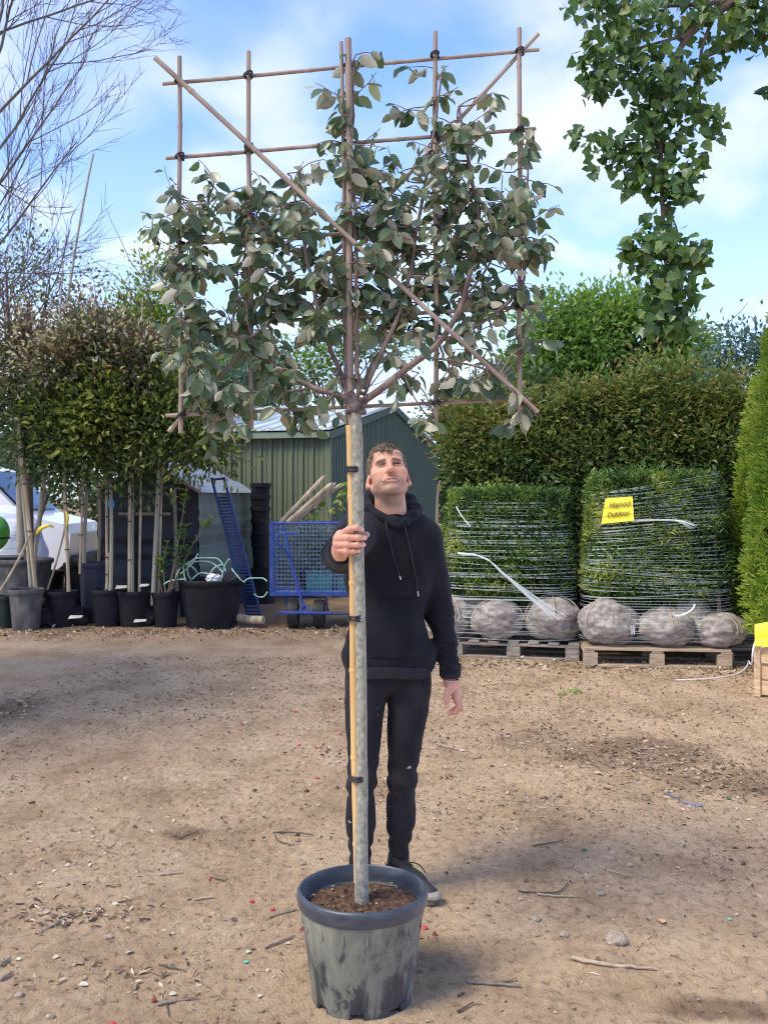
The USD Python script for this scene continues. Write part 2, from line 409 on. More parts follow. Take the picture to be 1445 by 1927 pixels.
# ------------------------------------------------------------------ shared looks
bark_grey = pm('grey_bark', [(.30, (.15, .14, .105)), (.43, (.235, .22, .168)), (.56, (.29, .275, .212)), (.7, (.40, .385, .305))], scale=75, detail=7., stretch=(1, 1, .8), rough=.85, bump=.35, bscale=90)
bark_brown = pm('brown_bark', [(.3, (.06, .042, .032)), (.7, (.17, .12, .09))], scale=40, stretch=(1, 1, .4), rough=.85, bump=.4)
twig_grey = pm('grey_twig', [(.3, (.060, .052, .042)), (.7, (.14, .12, .095))], scale=20, rough=.85)
stake_wood = pm('weathered_stake', [(.3, (.22, .165, .11)), (.55, (.38, .30, .20)), (.7, (.50, .41, .29))], scale=16, stretch=(1, 1, .12), rough=.8, bump=.2)
raw_wood = pm('pallet_wood', [(.3, (.21, .155, .10)), (.5, (.36, .275, .185)), (.7, (.47, .37, .26))], scale=9, stretch=(.6, 3, 6), rough=.82, bump=.25, bscale=40)
grey_wood = pm('greyed_wood', [(.3, (.15, .125, .10)), (.5, (.25, .215, .17)), (.7, (.36, .315, .255))], scale=9, stretch=(.6, 3, 6), rough=.85, bump=.25, bscale=40)
new_wood = pm('new_softwood', [(.3, (.36, .23, .115)), (.5, (.52, .36, .20)), (.7, (.62, .45, .27))], scale=8, stretch=(.8, .8, 7), rough=.7, bump=.15)
black_plastic = pm('black_pot_plastic', [(.3, (.006, .0065, .008)), (.6, (.012, .013, .016)), (.75, (.035, .034, .030))], scale=7, stretch=(1, 1, .6), rough=.62, bump=.06, spec=.2)
grey_plastic = pm('dusty_pot_plastic', [(.3, (.03, .03, .031)), (.5, (.066, .065, .063)), (.7, (.13, .125, .115))], scale=9, stretch=(1, 1, .5), rough=.65, bump=.06)
navy_plastic = pm('navy_pot_plastic', [(.3, (.010, .013, .024)), (.7, (.022, .028, .05))], scale=7, rough=.5)
green_plastic = pm('dark_green_pot_plastic', [(.3, (.010, .022, .017)), (.7, (.02, .04, .03))], scale=7, rough=.5)
rubber = pm('black_rubber', [(.3, (.008, .008, .008)), (.7, (.022, .022, .022))], scale=30, rough=.6)
compost = pm('potting_compost', [(.3, (.028, .014, .008)), (.5, (.085, .045, .025)), (.7, (.17, .10, .06))], scale=60, rough=.95, bump=.9, bscale=110)
blue_paint = pm('blue_paint', [(.3, (.012, .038, .17)), (.55, (.02, .06, .27)), (.7, (.07, .085, .17))], scale=12, rough=.42, spec=.5)
blue_dark = pm('dull_blue_paint', [(.3, (.014, .028, .10)), (.7, (.03, .06, .19))], scale=12, rough=.5)
sacking = pm('hessian_sacking', [(.3, (.16, .14, .12)), (.5, (.27, .24, .21)), (.7, (.42, .39, .35))], scale=14, stretch=(1, 1, 2.2), rough=.95, bump=.8, bscale=60)

# ------------------------------------------------------------------ green metal shed
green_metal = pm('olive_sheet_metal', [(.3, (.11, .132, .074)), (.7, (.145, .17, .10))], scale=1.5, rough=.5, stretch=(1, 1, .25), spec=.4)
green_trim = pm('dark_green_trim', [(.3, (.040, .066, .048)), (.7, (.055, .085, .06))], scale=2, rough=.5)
shaded_gable_metal = pm('shaded_sheet_metal', [(.3, (.066, .100, .068)), (.7, (.088, .125, .088))], scale=1.5, rough=.5, stretch=(1, 1, .25))  # the front sheet again, with the shade of the gable side in its colour
roof_metal = pm('pale_roof_sheet', [(.3, (.48, .54, .50)), (.7, (.62, .67, .63))], scale=2, rough=.38, spec=.5)
S0 = A([-.81, 15.0, 0]); S1 = A([1.14, 21.6, 0])
sd = unit(S1 - S0); sw = np.linalg.norm(S1 - S0)              # along the gable
sl = A([-sd[1], sd[0], 0])                                    # along the eaves, to the left
SL, EZ, RZ = 3.4, 2.48, 3.13
shed = thing('metal_shed', 'olive green ribbed metal shed with pale sheet roof behind the man', 'shed', S0)
def shed_at(u, w, z): return S0 + sl * u + sd * w + A([0, 0, z])
def slab(corners, t, n):
    c = A(corners, float); n = unit(A(n, float)) * t
    v = np.vstack([c, c + n]); m = len(c)
    f = [(0, i + 1, i) for i in range(1, m - 1)] + [(m, m + i, m + i + 1) for i in range(1, m - 1)]
    for i in range(m): j = (i + 1) % m; f += [(i, j, m + j), (i, m + j, m + i)]
    f = A(f)
    g = trimesh.Trimesh(v, f, process=False)
    if g.volume < 0: f = f[:, ::-1]
    return v, f
step = .168
u = 0.07
while u < SL:
    a, b = u, min(u + step, SL)
    r = .028
    cor = lambda u0, u1, o: [shed_at(u0, -o, .02), shed_at(u1, -o, .02), shed_at(u1, -o, EZ - .09), shed_at(u0, -o, EZ - .09)]
    put('wall_panel', [slab(cor(a, b - .001, 0), .012, sd), slab([shed_at(a + .006, -.002, .02), shed_at(a + .010, -.03, .02), shed_at(a + .034, -.03, .02), shed_at(a + .045, -.002, .02)], EZ - .12, (0, 0, 1)),
                       slab([shed_at(a + .10, -.002, .02), shed_at(a + .104, -.012, .02), shed_at(a + .124, -.012, .02), shed_at(a + .13, -.002, .02)], EZ - .12, (0, 0, 1))], green_metal, shed)
    u += step
put('corner_trim', slab([shed_at(-.03, -.036, .01), shed_at(.068, -.036, .01), shed_at(.068, .02, .01), shed_at(-.03, .02, .01)], EZ - .1, (0, 0, 1)), green_metal, shed)
apex = sw / 2
gab = []
for k in range(int(sw / .15)):
    w0 = k * .15 + .08
    if w0 + .15 > sw: break
    top = lambda w: EZ + (RZ - EZ) * (1 - abs(w - apex) / apex) - .06
    q = lambda w, o: [shed_at(-o, w, .02), shed_at(-o, w, top(w))]
    for wa, wb, o in ((w0, w0 + .148, 0.0), (w0 + .01, w0 + .045, .018), (w0 + .085, w0 + .12, .018)):
        c = [shed_at(-o, wa, .02), shed_at(-o, wb, .02), shed_at(-o, wb, top(wb)), shed_at(-o, wa, top(wa))]
        gab.append(slab(c, .012 + (o > 0) * .008, sl))
put('gable_wall', gab, shaded_gable_metal, shed)
for (wa, wb, za, zb) in ((-.10, apex, EZ - .035, RZ), (sw + .10, apex, EZ - .035, RZ)):
    put('verge_trim', slab([shed_at(-.05, wa, za - .08), shed_at(-.05, wb, zb - .08), shed_at(-.05, wb, zb + .03), shed_at(-.05, wa, za + .03)], .04, sl), green_trim, shed)
put('eaves_gutter', slab([shed_at(-.04, -.13, EZ - .09), shed_at(-.04, -.02, EZ - .09), shed_at(-.04, -.02, EZ + .0), shed_at(-.04, -.13, EZ + .0)], SL + .04, sl), pm('gutter_green', (.19, .24, .17), rough=.45), shed)
rn = unit(np.cross(sl, shed_at(0, apex, RZ) - shed_at(0, 0, EZ)))
if rn[2] < 0: rn = -rn
k = 0
u = -.05
while u < SL:
    ua, ub = u, min(u + .30, SL)
    sheet = [slab([shed_at(ua, -.15, EZ + .02), shed_at(ub, -.15, EZ + .02), shed_at(ub, apex, RZ + .035), shed_at(ua, apex, RZ + .035)], .012, rn),
             slab([shed_at(ua, -.15, EZ + .033), shed_at(ua + .06, -.15, EZ + .033), shed_at(ua + .06, apex, RZ + .048), shed_at(ua, apex, RZ + .048)], .035, rn),
             slab([shed_at(ua + .15, -.15, EZ + .033), shed_at(ua + .19, -.15, EZ + .033), shed_at(ua + .19, apex, RZ + .048), shed_at(ua + .15, apex, RZ + .048)], .02, rn)]
    put('roof_sheet', sheet, roof_metal, shed)
    u += .301
put('roof_sheet_rear', slab([shed_at(-.05, sw + .15, EZ + .02), shed_at(SL, sw + .15, EZ + .02), shed_at(SL, apex + .002, RZ + .035), shed_at(-.05, apex + .002, RZ + .035)], .02, (0, 0, 1)), roof_metal, shed)
put('rear_wall', slab([shed_at(0, sw, .02), shed_at(SL, sw, .02), shed_at(SL, sw, EZ), shed_at(0, sw, EZ)], .02, -sd), green_metal, shed)
put('side_wall', slab([shed_at(SL, 0, .02), shed_at(SL, sw, .02), shed_at(SL, sw, EZ), shed_at(SL, apex, RZ), shed_at(SL, 0, EZ)], .02, sl), green_metal, shed)

# ------------------------------------------------------------------ tarpaulin shelter on the left
tarp_roof = pm('grey_tarpaulin', [(.3, (.22, .25, .28)), (.7, (.34, .37, .40))], scale=3, rough=.38, spec=.6, bump=.25, bscale=7, bdist=.03)
tarp_side = pm('dull_green_tarpaulin', [(.3, (.048, .062, .054)), (.7, (.095, .112, .10))], scale=4, rough=.36, stretch=(1, 1, .3), spec=.6, bump=.3, bscale=8, bdist=.03)
tarp_dark = pm('black_mesh_sheet', [(.3, (.008, .010, .014)), (.7, (.022, .026, .034))], scale=5, rough=.5, bump=.3, bscale=9, bdist=.03)
T0 = A([-2.34, 12.75, 0]); td = unit(A([.46, 2.3, 0])); tl = A([-td[1], td[0], 0])
TW, TD, TE, TR = 1.36, 2.1, 1.60, 1.98
shelter = thing('tarpaulin_shelter', 'low shelter covered in black and grey tarpaulin behind the blue ramp', 'shelter', T0)
def t_at(u, w, z): return T0 + tl * u + td * w + A([0, 0, z])
def cloth(c00, c10, c11, c01, n, amp, seed, fall=0.0):
    a, b = np.meshgrid(np.linspace(0, 1, n), np.linspace(0, 1, n), indexing='ij')
    a, b = a[..., None], b[..., None]
    p = c00 * (1 - a) * (1 - b) + c10 * a * (1 - b) + c11 * a * b + c01 * (1 - a) * b
    nn = unit(np.cross(c10 - c00, c01 - c00))
    s = np.concatenate([a * 9 * (1 - fall) + b * 2, b * 3, np.full_like(a, seed)], -1)
    p = p + nn * ((meshkit.fbm(s, 4, seed) - .5) * amp * np.sin(np.pi * np.clip(b, .05, .97)))[..., 0][..., None]
    k = (np.arange(n - 1)[:, None] * n + np.arange(n - 1)[None]).reshape(-1)
    return p.reshape(-1, 3), np.stack([k, k + n, k + n + 1, k + 1], -1)
put('side_sheet', cloth(t_at(0, 0, 0), t_at(0, TD, 0), t_at(0, TD, TE), t_at(0, 0, TE), 50, .10, 3), tarp_side, shelter, True)
put('roof_sheet', cloth(t_at(-.06, -.03, TE - .03), t_at(-.06, TD, TE - .03), t_at(TW / 2, TD, TR), t_at(TW / 2, -.03, TR), 40, .05, 5), tarp_roof, shelter, True)
put('roof_sheet', cloth(t_at(TW / 2, -.03, TR - .004), t_at(TW / 2, TD, TR - .004), t_at(TW + .06, TD, TE - .03), t_at(TW + .06, -.03, TE - .03), 40, .05, 6), tarp_roof, shelter, True)
put('front_sheet', cloth(t_at(TW, 0, 0), t_at(0, 0, 0), t_at(0, 0, TE), t_at(TW, 0, TE), 50, .12, 7), tarp_dark, shelter, True)
put('gable_sheet', slab([t_at(.02, .01, TE - .02), t_at(TW - .02, .01, TE - .02), t_at(TW / 2, .01, TR - .03)], .012, td), tarp_dark, shelter)
put('left_sheet', cloth(t_at(TW, 0, 0), t_at(TW, TD, 0), t_at(TW, TD, TE), t_at(TW, 0, TE), 30, .1, 8), tarp_dark, shelter, True)
put('rear_sheet', slab([t_at(0, TD, 0), t_at(TW, TD, 0), t_at(TW, TD, TE), t_at(TW / 2, TD, TR), t_at(0, TD, TE)], .01, td), tarp_dark, shelter)
for a, b in ((t_at(-.03, -.05, TE - .02), t_at(TW / 2, -.05, TR)), (t_at(TW / 2, -.05, TR), t_at(TW + .03, -.05, TE - .02)), (t_at(.35, -.05, TE - .3), t_at(TW - .3, -.05, TE - .3)), (t_at(.25, -.07, .0), t_at(.30, -.06, TE)), (t_at(.9, -.07, .0), t_at(.86, -.06, TE + .1))):
    put('frame_rail', tube([a, b], .022, 6), grey_wood, shelter)

# ------------------------------------------------------------------ blue ramp leaning on the shelter
ra0, ra1 = at(468, 1152, 12.25), at(398, 899, 12.62)
rb0, rb1 = at(493, 1152, 12.2), at(421, 898, 12.58)
ra0[2] = rb0[2] = .03
ramp = thing('blue_ramp', 'narrow blue slatted metal ramp leaning against the grey tarpaulin', 'ramp', ra0)
put('side_rail', tube([ra0, ra1], .018, 6), blue_dark, ramp); put('side_rail', tube([rb0, rb1], .018, 6), blue_dark, ramp)
for k in range(44):
    t = (k + .5) / 44
    a, b = ra0 * (1 - t) + ra1 * t, rb0 * (1 - t) + rb1 * t
    if k < 38 or k == 43: put('rung', box(A([0, -.009, -.013]), A([np.linalg.norm(b - a), .009, .013]), 0, A([unit(b - a), unit(np.cross(ra1 - ra0, b - a)), unit(ra1 - ra0)]), a), blue_dark, ramp)

# ------------------------------------------------------------------ blue mesh cart
CD = 11.65
cl, cr = at(507, 1120, CD)[0], at(507, 1120, CD)[0] + 1.18
zd, zt, cdp = .40, 1.235, .62
cart = thing('mesh_cart', 'blue mesh sided garden cart with pull handle beside the man', 'cart', (cl, CD, 0))
put('deck', box((cl, CD, zd - .03), (cr, CD + cdp, zd + .03), .006), blue_paint, cart)
for x in (cl, cr - .05):
    for y in (CD - .004, CD + cdp - .046): put('corner_post', box((x, y, zd + .031), (x + .05, y + .05, zt), .005), blue_paint, cart)
for y in (CD + .012, CD + cdp - .03): put('top_rail', tube([(cl + .051, y + .01, zt - .02), (cr - .051, y + .01, zt - .02)], .014, 6), blue_paint, cart)
for x in (cl + .02, cr - .03): put('top_rail', tube([(x, CD + .047, zt - .022), (x, CD + cdp - .047, zt - .022)], .014, 6), blue_paint, cart)
def grid_panel(o, e, n1, n2, r):
    g = []
    for i in range(n1 + 1): g.append(tube([o + e[0] * i / n1, o + e[0] * i / n1 + e[1]], r, 4, False))
    for i in range(n2 + 1): g.append(tube([o + e[1] * i / n2 + A([0, r, 0]), o + e[1] * i / n2 + e[0] + A([0, r, 0])], r, 4, False))
    return g
mesh_metal = pm('galvanised_blue_wire', [(.3, (.10, .15, .26)), (.7, (.25, .32, .42))], scale=20, rough=.45, metal=.3)
for y in (CD + .02, CD + cdp - .02): put('mesh_panel', grid_panel(A([cl + .05, y, zd + .03]), (A([cr - cl - .1, 0, 0]), A([0, 0, zt - zd - .05])), 26, 17, .0035), mesh_metal, cart)
for x in (cl + .025, cr - .025): put('mesh_panel', grid_panel(A([x, CD + .05, zd + .03]), (A([0, cdp - .1, 0]), A([0, 0, zt - zd - .05])), 12, 17, .0035), mesh_metal, cart)
put('diagonal_strut', tube([at(533, 988, CD - .06), at(548, 1060, CD - .08), at(573, 1150, CD - .12)], .018, 7), blue_paint, cart)
put('handle', tube(spline([at(561, 1004, CD - .30), at(535, 1003, CD - .30), at(523, 1009, CD - .28), at(522, 1022, CD - .25), at(534, 1034, CD - .2), at(545, 1050, CD - .12)], 24), .014, 7), blue_paint, cart)
put('tow_bar', [tube([at(525, 1153, CD - .16), at(622, 1154, CD - .16)], .017, 7), tube([at(573, 1138, CD - .12), at(560, 1153, CD - .16)], .012, 6), tube([at(573, 1138, CD - .12), at(588, 1153, CD - .16)], .012, 6)], blue_paint, cart)
def wheel(c, R, w, parent):
    pr = [(.3 * R, -.3 * w), (.72 * R, -.35 * w), (.78 * R, -.5 * w), (.95 * R, -.45 * w), (R, -.25 * w), (R, .25 * w), (.95 * R, .45 * w), (.78 * R, .5 * w), (.72 * R, .35 * w), (.3 * R, .3 * w)]
    v, f = lathe(pr, 24, close=True)
    put('wheel', (np.stack([v[:, 2], v[:, 0], v[:, 1]], 1) + c, f), rubber, parent, 40)
for x in (at(551, 1150, CD)[0], at(597, 1150, CD)[0] + .02, cr - .16):
    wheel(A([x, CD + .05, .165]), .165, .13, cart)
put('axle', tube([(cl + .2, CD + .05, .165), (cr - .1, CD + .05, .165)], .016, 6), blue_dark, cart)
for x in (at(536, 1150, CD)[0], at(612, 1150, CD)[0]): put('axle_bracket', tube([(x, CD + .04, zd - .032), (x + .03, CD + .05, .18)], .014, 6), blue_dark, cart)
# things in the cart
for k, (x0, y0, x1, y1, dd, r, lab) in enumerate(((538, 973, 614, 893, .30, .028, 'longest pointed wooden stake sticking up out of the blue cart'), (553, 973, 627, 908, .22, .030, 'pointed wooden stake in the cart, second from the left'),
                                      (566, 973, 632, 908, .36, .024, 'thin pointed stake in the cart behind the others'), (560, 978, 644, 909, .28, .024, 'rightmost pointed stake sticking out of the cart'))):
    a, b = at(x0, y0, CD + dd), at(x1, y1, CD + dd + .1)
    a = a + (a - b) * .16
    a[2] = max(a[2], .45)
    solo('wooden_stake', tube([a, a * .15 + b * .85, b * .93 + a * .07, b], A([r, r, r, .003]), 8), stake_wood, lab, 'stake', 30, group='stakes in the cart')
teal = pm('teal_plastic', [(.3, (.03, .16, .18)), (.7, (.05, .22, .24))], rough=.5)
for k, (x, y, w, d, h, m, lab) in enumerate(((cl + .42, CD + .12, .30, .35, .24, teal, 'teal plastic crate low in the blue cart'), (cl + .78, CD + .15, .3, .3, .2, teal, 'teal plastic crate in the cart beside the man'))):
    t = thing('plastic_crate', lab, 'crate', (x, y, zd + .03))
    put('side', [box((x, y, zd + .034), (x + w, y + .012, zd + h)), box((x, y + d - .012, zd + .034), (x + w, y + d, zd + h)), box((x, y + .0125, zd + .034), (x + .012, y + d - .0125, zd + h)), box((x + w - .012, y + .0125, zd + .034), (x + w, y + d - .0125, zd + h))], m, t)
    put('rim', [box((x - .012, y - .012, zd + h + .001), (x + w + .012, y + .012, zd + h + .02)), box((x - .012, y + d - .012, zd + h + .001), (x + w + .012, y + d + .012, zd + h + .02))], m, t)

# ------------------------------------------------------------------ plants: looks
G_ = lambda *s: [(p, c) for p, c in s]
look_yew = leaf_look('yew_foliage', G_((0, (.010, .022, .008)), (.40, (.055, .098, .024)), (.65, (.12, .165, .04)), (.88, (.205, .22, .055)), (1, (.22, .16, .045))), trans=.25)
look_bundle = leaf_look('wrapped_yew_foliage', G_((0, (.022, .048, .014)), (.4, (.078, .145, .032)), (.75, (.18, .25, .05)), (1, (.34, .36, .075))), trans=.25)
look_thuja = leaf_look('bright_conifer_foliage', G_((0, (.04, .095, .012)), (.4, (.13, .23, .026)), (.8, (.26, .35, .04)), (1, (.38, .42, .06))), trans=.3)
look_spring = leaf_look('spring_green_foliage', G_((0, (.055, .115, .024)), (.5, (.135, .225, .045)), (1, (.25, .33, .08))), trans=.35)
look_dark = leaf_look('dark_green_foliage', G_((0, (.018, .040, .019)), (.5, (.050, .090, .034)), (1, (.12, .165, .055))), trans=.2)
look_olive = leaf_look('olive_foliage', G_((0, (.03, .054, .016)), (.5, (.078, .112, .028)), (.85, (.17, .195, .042)), (1, (.30, .30, .07))), trans=.25, rough=.35)
look_red = leaf_look('reddish_foliage', G_((0, (.03, .036, .022)), (.35, (.078, .092, .046)), (.55, (.135, .11, .062)), (.66, (.17, .08, .055)), (.76, (.36, .31, .22)), (1, (.56, .49, .37))), trans=.2)
look_lime = leaf_look('lime_foliage', G_((0, (.07, .12, .02)), (.5, (.15, .21, .03)), (1, (.28, .33, .06))), trans=.4)
look_blue = leaf_look('bluish_foliage', G_((0, (.04, .085, .07)), (.5, (.08, .14, .11)), (1, (.16, .22, .17))), trans=.25)
look_pale = leaf_look('pale_blossom_foliage', G_((0, (.05, .08, .035)), (.6, (.13, .16, .085)), (.8, (.34, .31, .25)), (1, (.55, .48, .43))), trans=.3)
look_poplar = leaf_look('poplar_leaves', G_((0, (.036, .076, .022)), (.5, (.072, .135, .034)), (.85, (.14, .20, .042)), (1, (.23, .28, .06))), back=G_((0, (.06, .10, .045)), (1, (.14, .20, .085))), trans=.32, rough=.36)
look_elae = leaf_look('silvery_evergreen_leaves', G_((0, (.034, .064, .033)), (.5, (.085, .128, .066)), (.85, (.16, .20, .11)), (1, (.25, .27, .165))), back=G_((0, (.23, .22, .155)), (.5, (.35, .33, .24)), (1, (.52, .49, .38))), trans=.26, rough=.36, spec=.5, trcol=1.8)
look_shrub = leaf_look('laurel_leaves', G_((0, (.025, .07, .012)), (.6, (.06, .13, .02)), (1, (.26, .30, .03))), trans=.3, rough=.35)

def clumps(blobs, per, r_clump, L, ratio, seed, spread_up=.35, droop=.2, template=DIAMOND, shell=.4, tint_shift=0.0, flat=1.0, outward=.6):
    """foliage: leaf clumps spread through ellipsoids (centre, radii, number of clumps)"""
    r = np.random.default_rng(seed)
    P_, A_, U_, T_ = [], [], [], []
    for c, rad, n in blobs:
        c, rad = A(c, float), A(rad, float)
        d = rand_dirs(n, r) * (shell + (1 - shell) * r.random((n, 1)) ** .6)
        d *= 1 + .26 * r.normal(size=(n, 1))
        cc = c + d * rad
        m = r.poisson(per, n)
        idx = np.repeat(np.arange(n), m)
        off = r.normal(size=(len(idx), 3)) * (r_clump * (.6 + .8 * r.random(n)))[idx][:, None] * A([1, 1, .8 * flat])
        pos = cc[idx] + off
        out = unit((pos - c) / rad)
        ax = unit(outward * out + unit(off) * .6 + r.normal(size=off.shape) * .45 + A([0, 0, spread_up - droop]))
        P_.append(pos); A_.append(ax); U_.append(unit(r.normal(size=off.shape) * .6 + A([0, 0, 1]) + out * .4))
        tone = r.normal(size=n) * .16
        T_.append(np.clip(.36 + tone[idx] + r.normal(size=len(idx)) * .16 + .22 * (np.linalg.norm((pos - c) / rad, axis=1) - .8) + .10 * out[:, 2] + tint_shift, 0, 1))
    pos, ax, up, t = map(np.concatenate, (P_, A_, U_, T_))
    Ls = L * (.65 + .7 * r.random(len(pos)))
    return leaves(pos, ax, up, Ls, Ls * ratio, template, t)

def branching(start, direction, length, radius, depth, r, up=.1, spread=.55, kids=4, sag=0.0, sides=5, bend=.12, shrink=.62):
    """a limb with its side branches: list of tubes, and the tips"""
    n = 7
    p = [A(start, float)]; d = unit(A(direction, float))
    for k in range(n - 1):
        d = unit(d + r.normal(size=3) * bend + A([0, 0, up - sag * k / n]))
        p.append(p[-1] + d * length / (n - 1))
    p = A(p)
    out = [tube(p, A([radius, radius * .75, radius * .42]), sides if radius > .012 else 4, radius > .02)]
    tips = [p[-1]]
    if depth > 0:
        for k in range(kids):
            t = .22 + .74 * (k + r.random() * .8) / kids
            i = min(int(t * (n - 1)), n - 2)
            q = p[i] + (p[i + 1] - p[i]) * (t * (n - 1) - i)
            dd = unit(unit(p[i + 1] - p[i]) + rand_dirs(1, r)[0] * spread * 1.25)
            o, tp = branching(q, dd, length * shrink * (.7 + .5 * r.random()), max(radius * .52 * (1 - .35 * t), .0022), depth - 1, r, up, spread, kids, sag, sides, bend, shrink)
            out += o; tips += tp
    return out, tips

# ------------------------------------------------------------------ trees far behind
def tree(name, label, blobs, look, base, trunk_r, seed, per=60, clump=.22, L=.10, ratio=.55, group=None, limbs=6, bark=bark_brown, cat='tree', **kw):
    base = A(base, float)
    t = thing(name, label, cat, base, group)
    r = np.random.default_rng(seed)
    c = sum(A(b[0]) * b[2] for b in blobs) / sum(b[2] for b in blobs)
    fork = base * .55 + c * .45; fork[:2] = base[:2] * .7 + c[:2] * .3
    put('trunk', tube(spline([base, (base + fork) / 2 + r.normal(size=3) * .03 * A([1, 1, 0]), fork], 10), A([trunk_r * 1.25, trunk_r, trunk_r * .8]), 9), bark, t, True)
    for k in range(limbs):
        b = blobs[k % len(blobs)]
        end = A(b[0]) + rand_dirs(1, r)[0] * A(b[1]) * .6
        o, _ = branching(fork, unit(end - fork + A([0, 0, .2])), np.linalg.norm(end - fork) * .85, trunk_r * .55, 2, r, up=.03, kids=3)
        put('limb', o, bark, t)
    v, f, tt = clumps(blobs, per, clump, L, ratio, seed + 1, **kw)
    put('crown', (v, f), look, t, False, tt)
    return t
def blob(px, py, d, rx, ry, n, rd=None):
    s = d / FL
    return (at(px, py, d), A([rx * s, (rd or rx) * s, ry * s]), n)
tree('spreading_tree', 'bright spring green spreading tree rising behind the dark hedge', [blob(1000, 705, 25, 70, 65, 40), blob(1085, 650, 25, 85, 65, 66), blob(1180, 640, 25.5, 90, 70, 76), blob(1270, 700, 25, 80, 55, 50), blob(1140, 600, 25.5, 70, 36, 36), blob(1060, 735, 25, 110, 50, 60), blob(1215, 745, 25, 120, 50, 60), blob(960, 740, 25, 50, 40, 20), blob(1330, 735, 25, 40, 30, 16), blob(1270, 655, 25.5, 65, 50, 44), blob(1050, 610, 25.5, 60, 40, 34)],
     look_spring, (5.4, 25.3, 0), .22, 21, per=46, clump=.30, L=.17)
tree('edge_tree', 'sparse grey green tree at the right edge behind the conifers', [blob(1400, 660, 22, 50, 40, 24), blob(1450, 700, 22, 60, 70, 34), blob(1370, 740, 22, 50, 50, 26)], look_blue, (8.6, 22, 0), .10, 23, per=42, clump=.26, L=.12, limbs=3)
tree('shade_tree', 'dark leafy tree between the shed and the hedge', [blob(865, 860, 24, 45, 75, 60), blob(880, 785, 24, 60, 45, 44), blob(930, 800, 24, 60, 80, 60), blob(980, 750, 24, 60, 45, 40), blob(860, 935, 24, 40, 50, 40)], look_dark, (2.2, 24.5, 0), .12, 25, per=75, clump=.22, L=.12, tint_shift=.12)
tree('blue_green_tree', 'soft bluish green tree behind the shelter roof', [blob(400, 740, 20, 90, 65, 90), blob(330, 800, 20, 80, 70, 60), blob(450, 700, 21, 60, 50, 45), blob(470, 775, 20, 70, 35, 45)], look_blue, (-3.5, 20.5, 0), .14, 27, per=60, clump=.26, L=.11, tint_shift=.1)
tree('lime_tree', 'yellow green tree with airy crown behind the potted standards', [blob(250, 620, 16, 55, 70, 40), blob(300, 640, 16, 60, 90, 60), blob(290, 540, 16, 25, 70, 20), blob(345, 700, 16, 50, 70, 40), blob(215, 670, 16, 50, 60, 36)], look_lime, (-3.9, 16.2, 0), .09, 29, per=38, clump=.20, L=.085)
tree('shed_tree', 'small green tree showing above the shed roof', [blob(560, 690, 30, 80, 40, 50), blob(640, 640, 30, 60, 30, 24), blob(720, 650, 30, 60, 22, 16)], look_spring, (-1.6, 30, 0), .12, 30, per=50, clump=.3, L=.14)
# the far end of the nursery
v, f, tt = clumps([((x, 44 + 3 * math.sin(x), 1.7), (2.6, 1.6, 2.4 + .7 * math.sin(x * 1.7)), 46) for x in np.arange(-34, 36, 3.2)], 40, .5, .34, .55, 33)
solo('distant_trees', (v, f), look_dark, 'dark line of trees closing the nursery in the distance', 'trees', tint=np.clip(tt + .2, 0, 1), kind='stuff')

# ------------------------------------------------------------------ bare tree at the left edge
r = np.random.default_rng(5)
root = A([-4.6, 8.6, 0])
bare = thing('bare_tree', 'leafless grey tree whose thin branches fan over the sky at left', 'tree', root)
tp = [root, at(-150, 700, 8.7), at(-110, 420, 8.7), at(-60, 160, 8.7), at(20, -120, 8.8)]
put('trunk', tube(spline(tp, 24), A([.13, .10, .075, .05]), 10), twig_grey, bare, True)
for k, (s, e, rad, dep) in enumerate((((-110, 640), (60, 330), .020, 3), ((-90, 560), (120, 300), .022, 3), ((-60, 420), (110, 170), .022, 3), ((-40, 330), (150, 90), .024, 3), ((-20, 230), (200, 30), .024, 3), ((-30, 160), (30, -30), .03, 3), ((0, 60), (230, -60), .020, 3),
                                      ((-120, 640), (60, 540), .018, 3), ((-100, 700), (90, 480), .016, 3), ((-10, 120), (70, -60), .024, 3), ((-60, 300), (60, 420), .014, 2), ((-80, 520), (140, 470), .012, 2))):
    d = 8.2 + 1.0 * r.random()
    a, b = at(*s, 8.7), at(*e, d)
    o, _ = branching(a, b - a, np.linalg.norm(b - a) * 1.12, rad * .60, dep, r, up=.03, spread=.48, kids=5, bend=.07, shrink=.52)
    put('branch', o, twig_grey, bare)
# tall bare whips standing among the pots
for k, (pts, rad, lab) in enumerate((([(62, 1100), (108, 690), (128, 560), (150, 420), (176, 288)], .021, 'tallest bare grey whip standing up against the sky at left'), ([(60, 1090), (100, 720), (112, 600), (119, 490)], .016, 'shorter bare grey whip just left of the tallest one'),
                                  ([(262, 1100), (266, 820), (268, 560)], .016, 'thin cane rising above the lime green tree'))):
    p = spline([at(x, y, 11.9) for x, y in pts], 20)
    p[0][2] = .3
    solo('bare_whip', tube(p, A([rad, rad * .85, rad * .55]), 7), stake_wood if k == 2 else bark_grey, lab, 'young tree', True, group='bare whips')
tree('blossom_tree', 'small pale blossoming tree behind the bare branches at far left', [blob(40, 470, 13, 60, 50, 16), blob(80, 540, 13, 80, 60, 26), blob(20, 560, 13, 60, 60, 24), blob(130, 580, 13, 50, 40, 12)], look_pale, (-4.6, 13, 0), .06, 37, per=26, clump=.16, L=.05, ratio=.7, limbs=10)

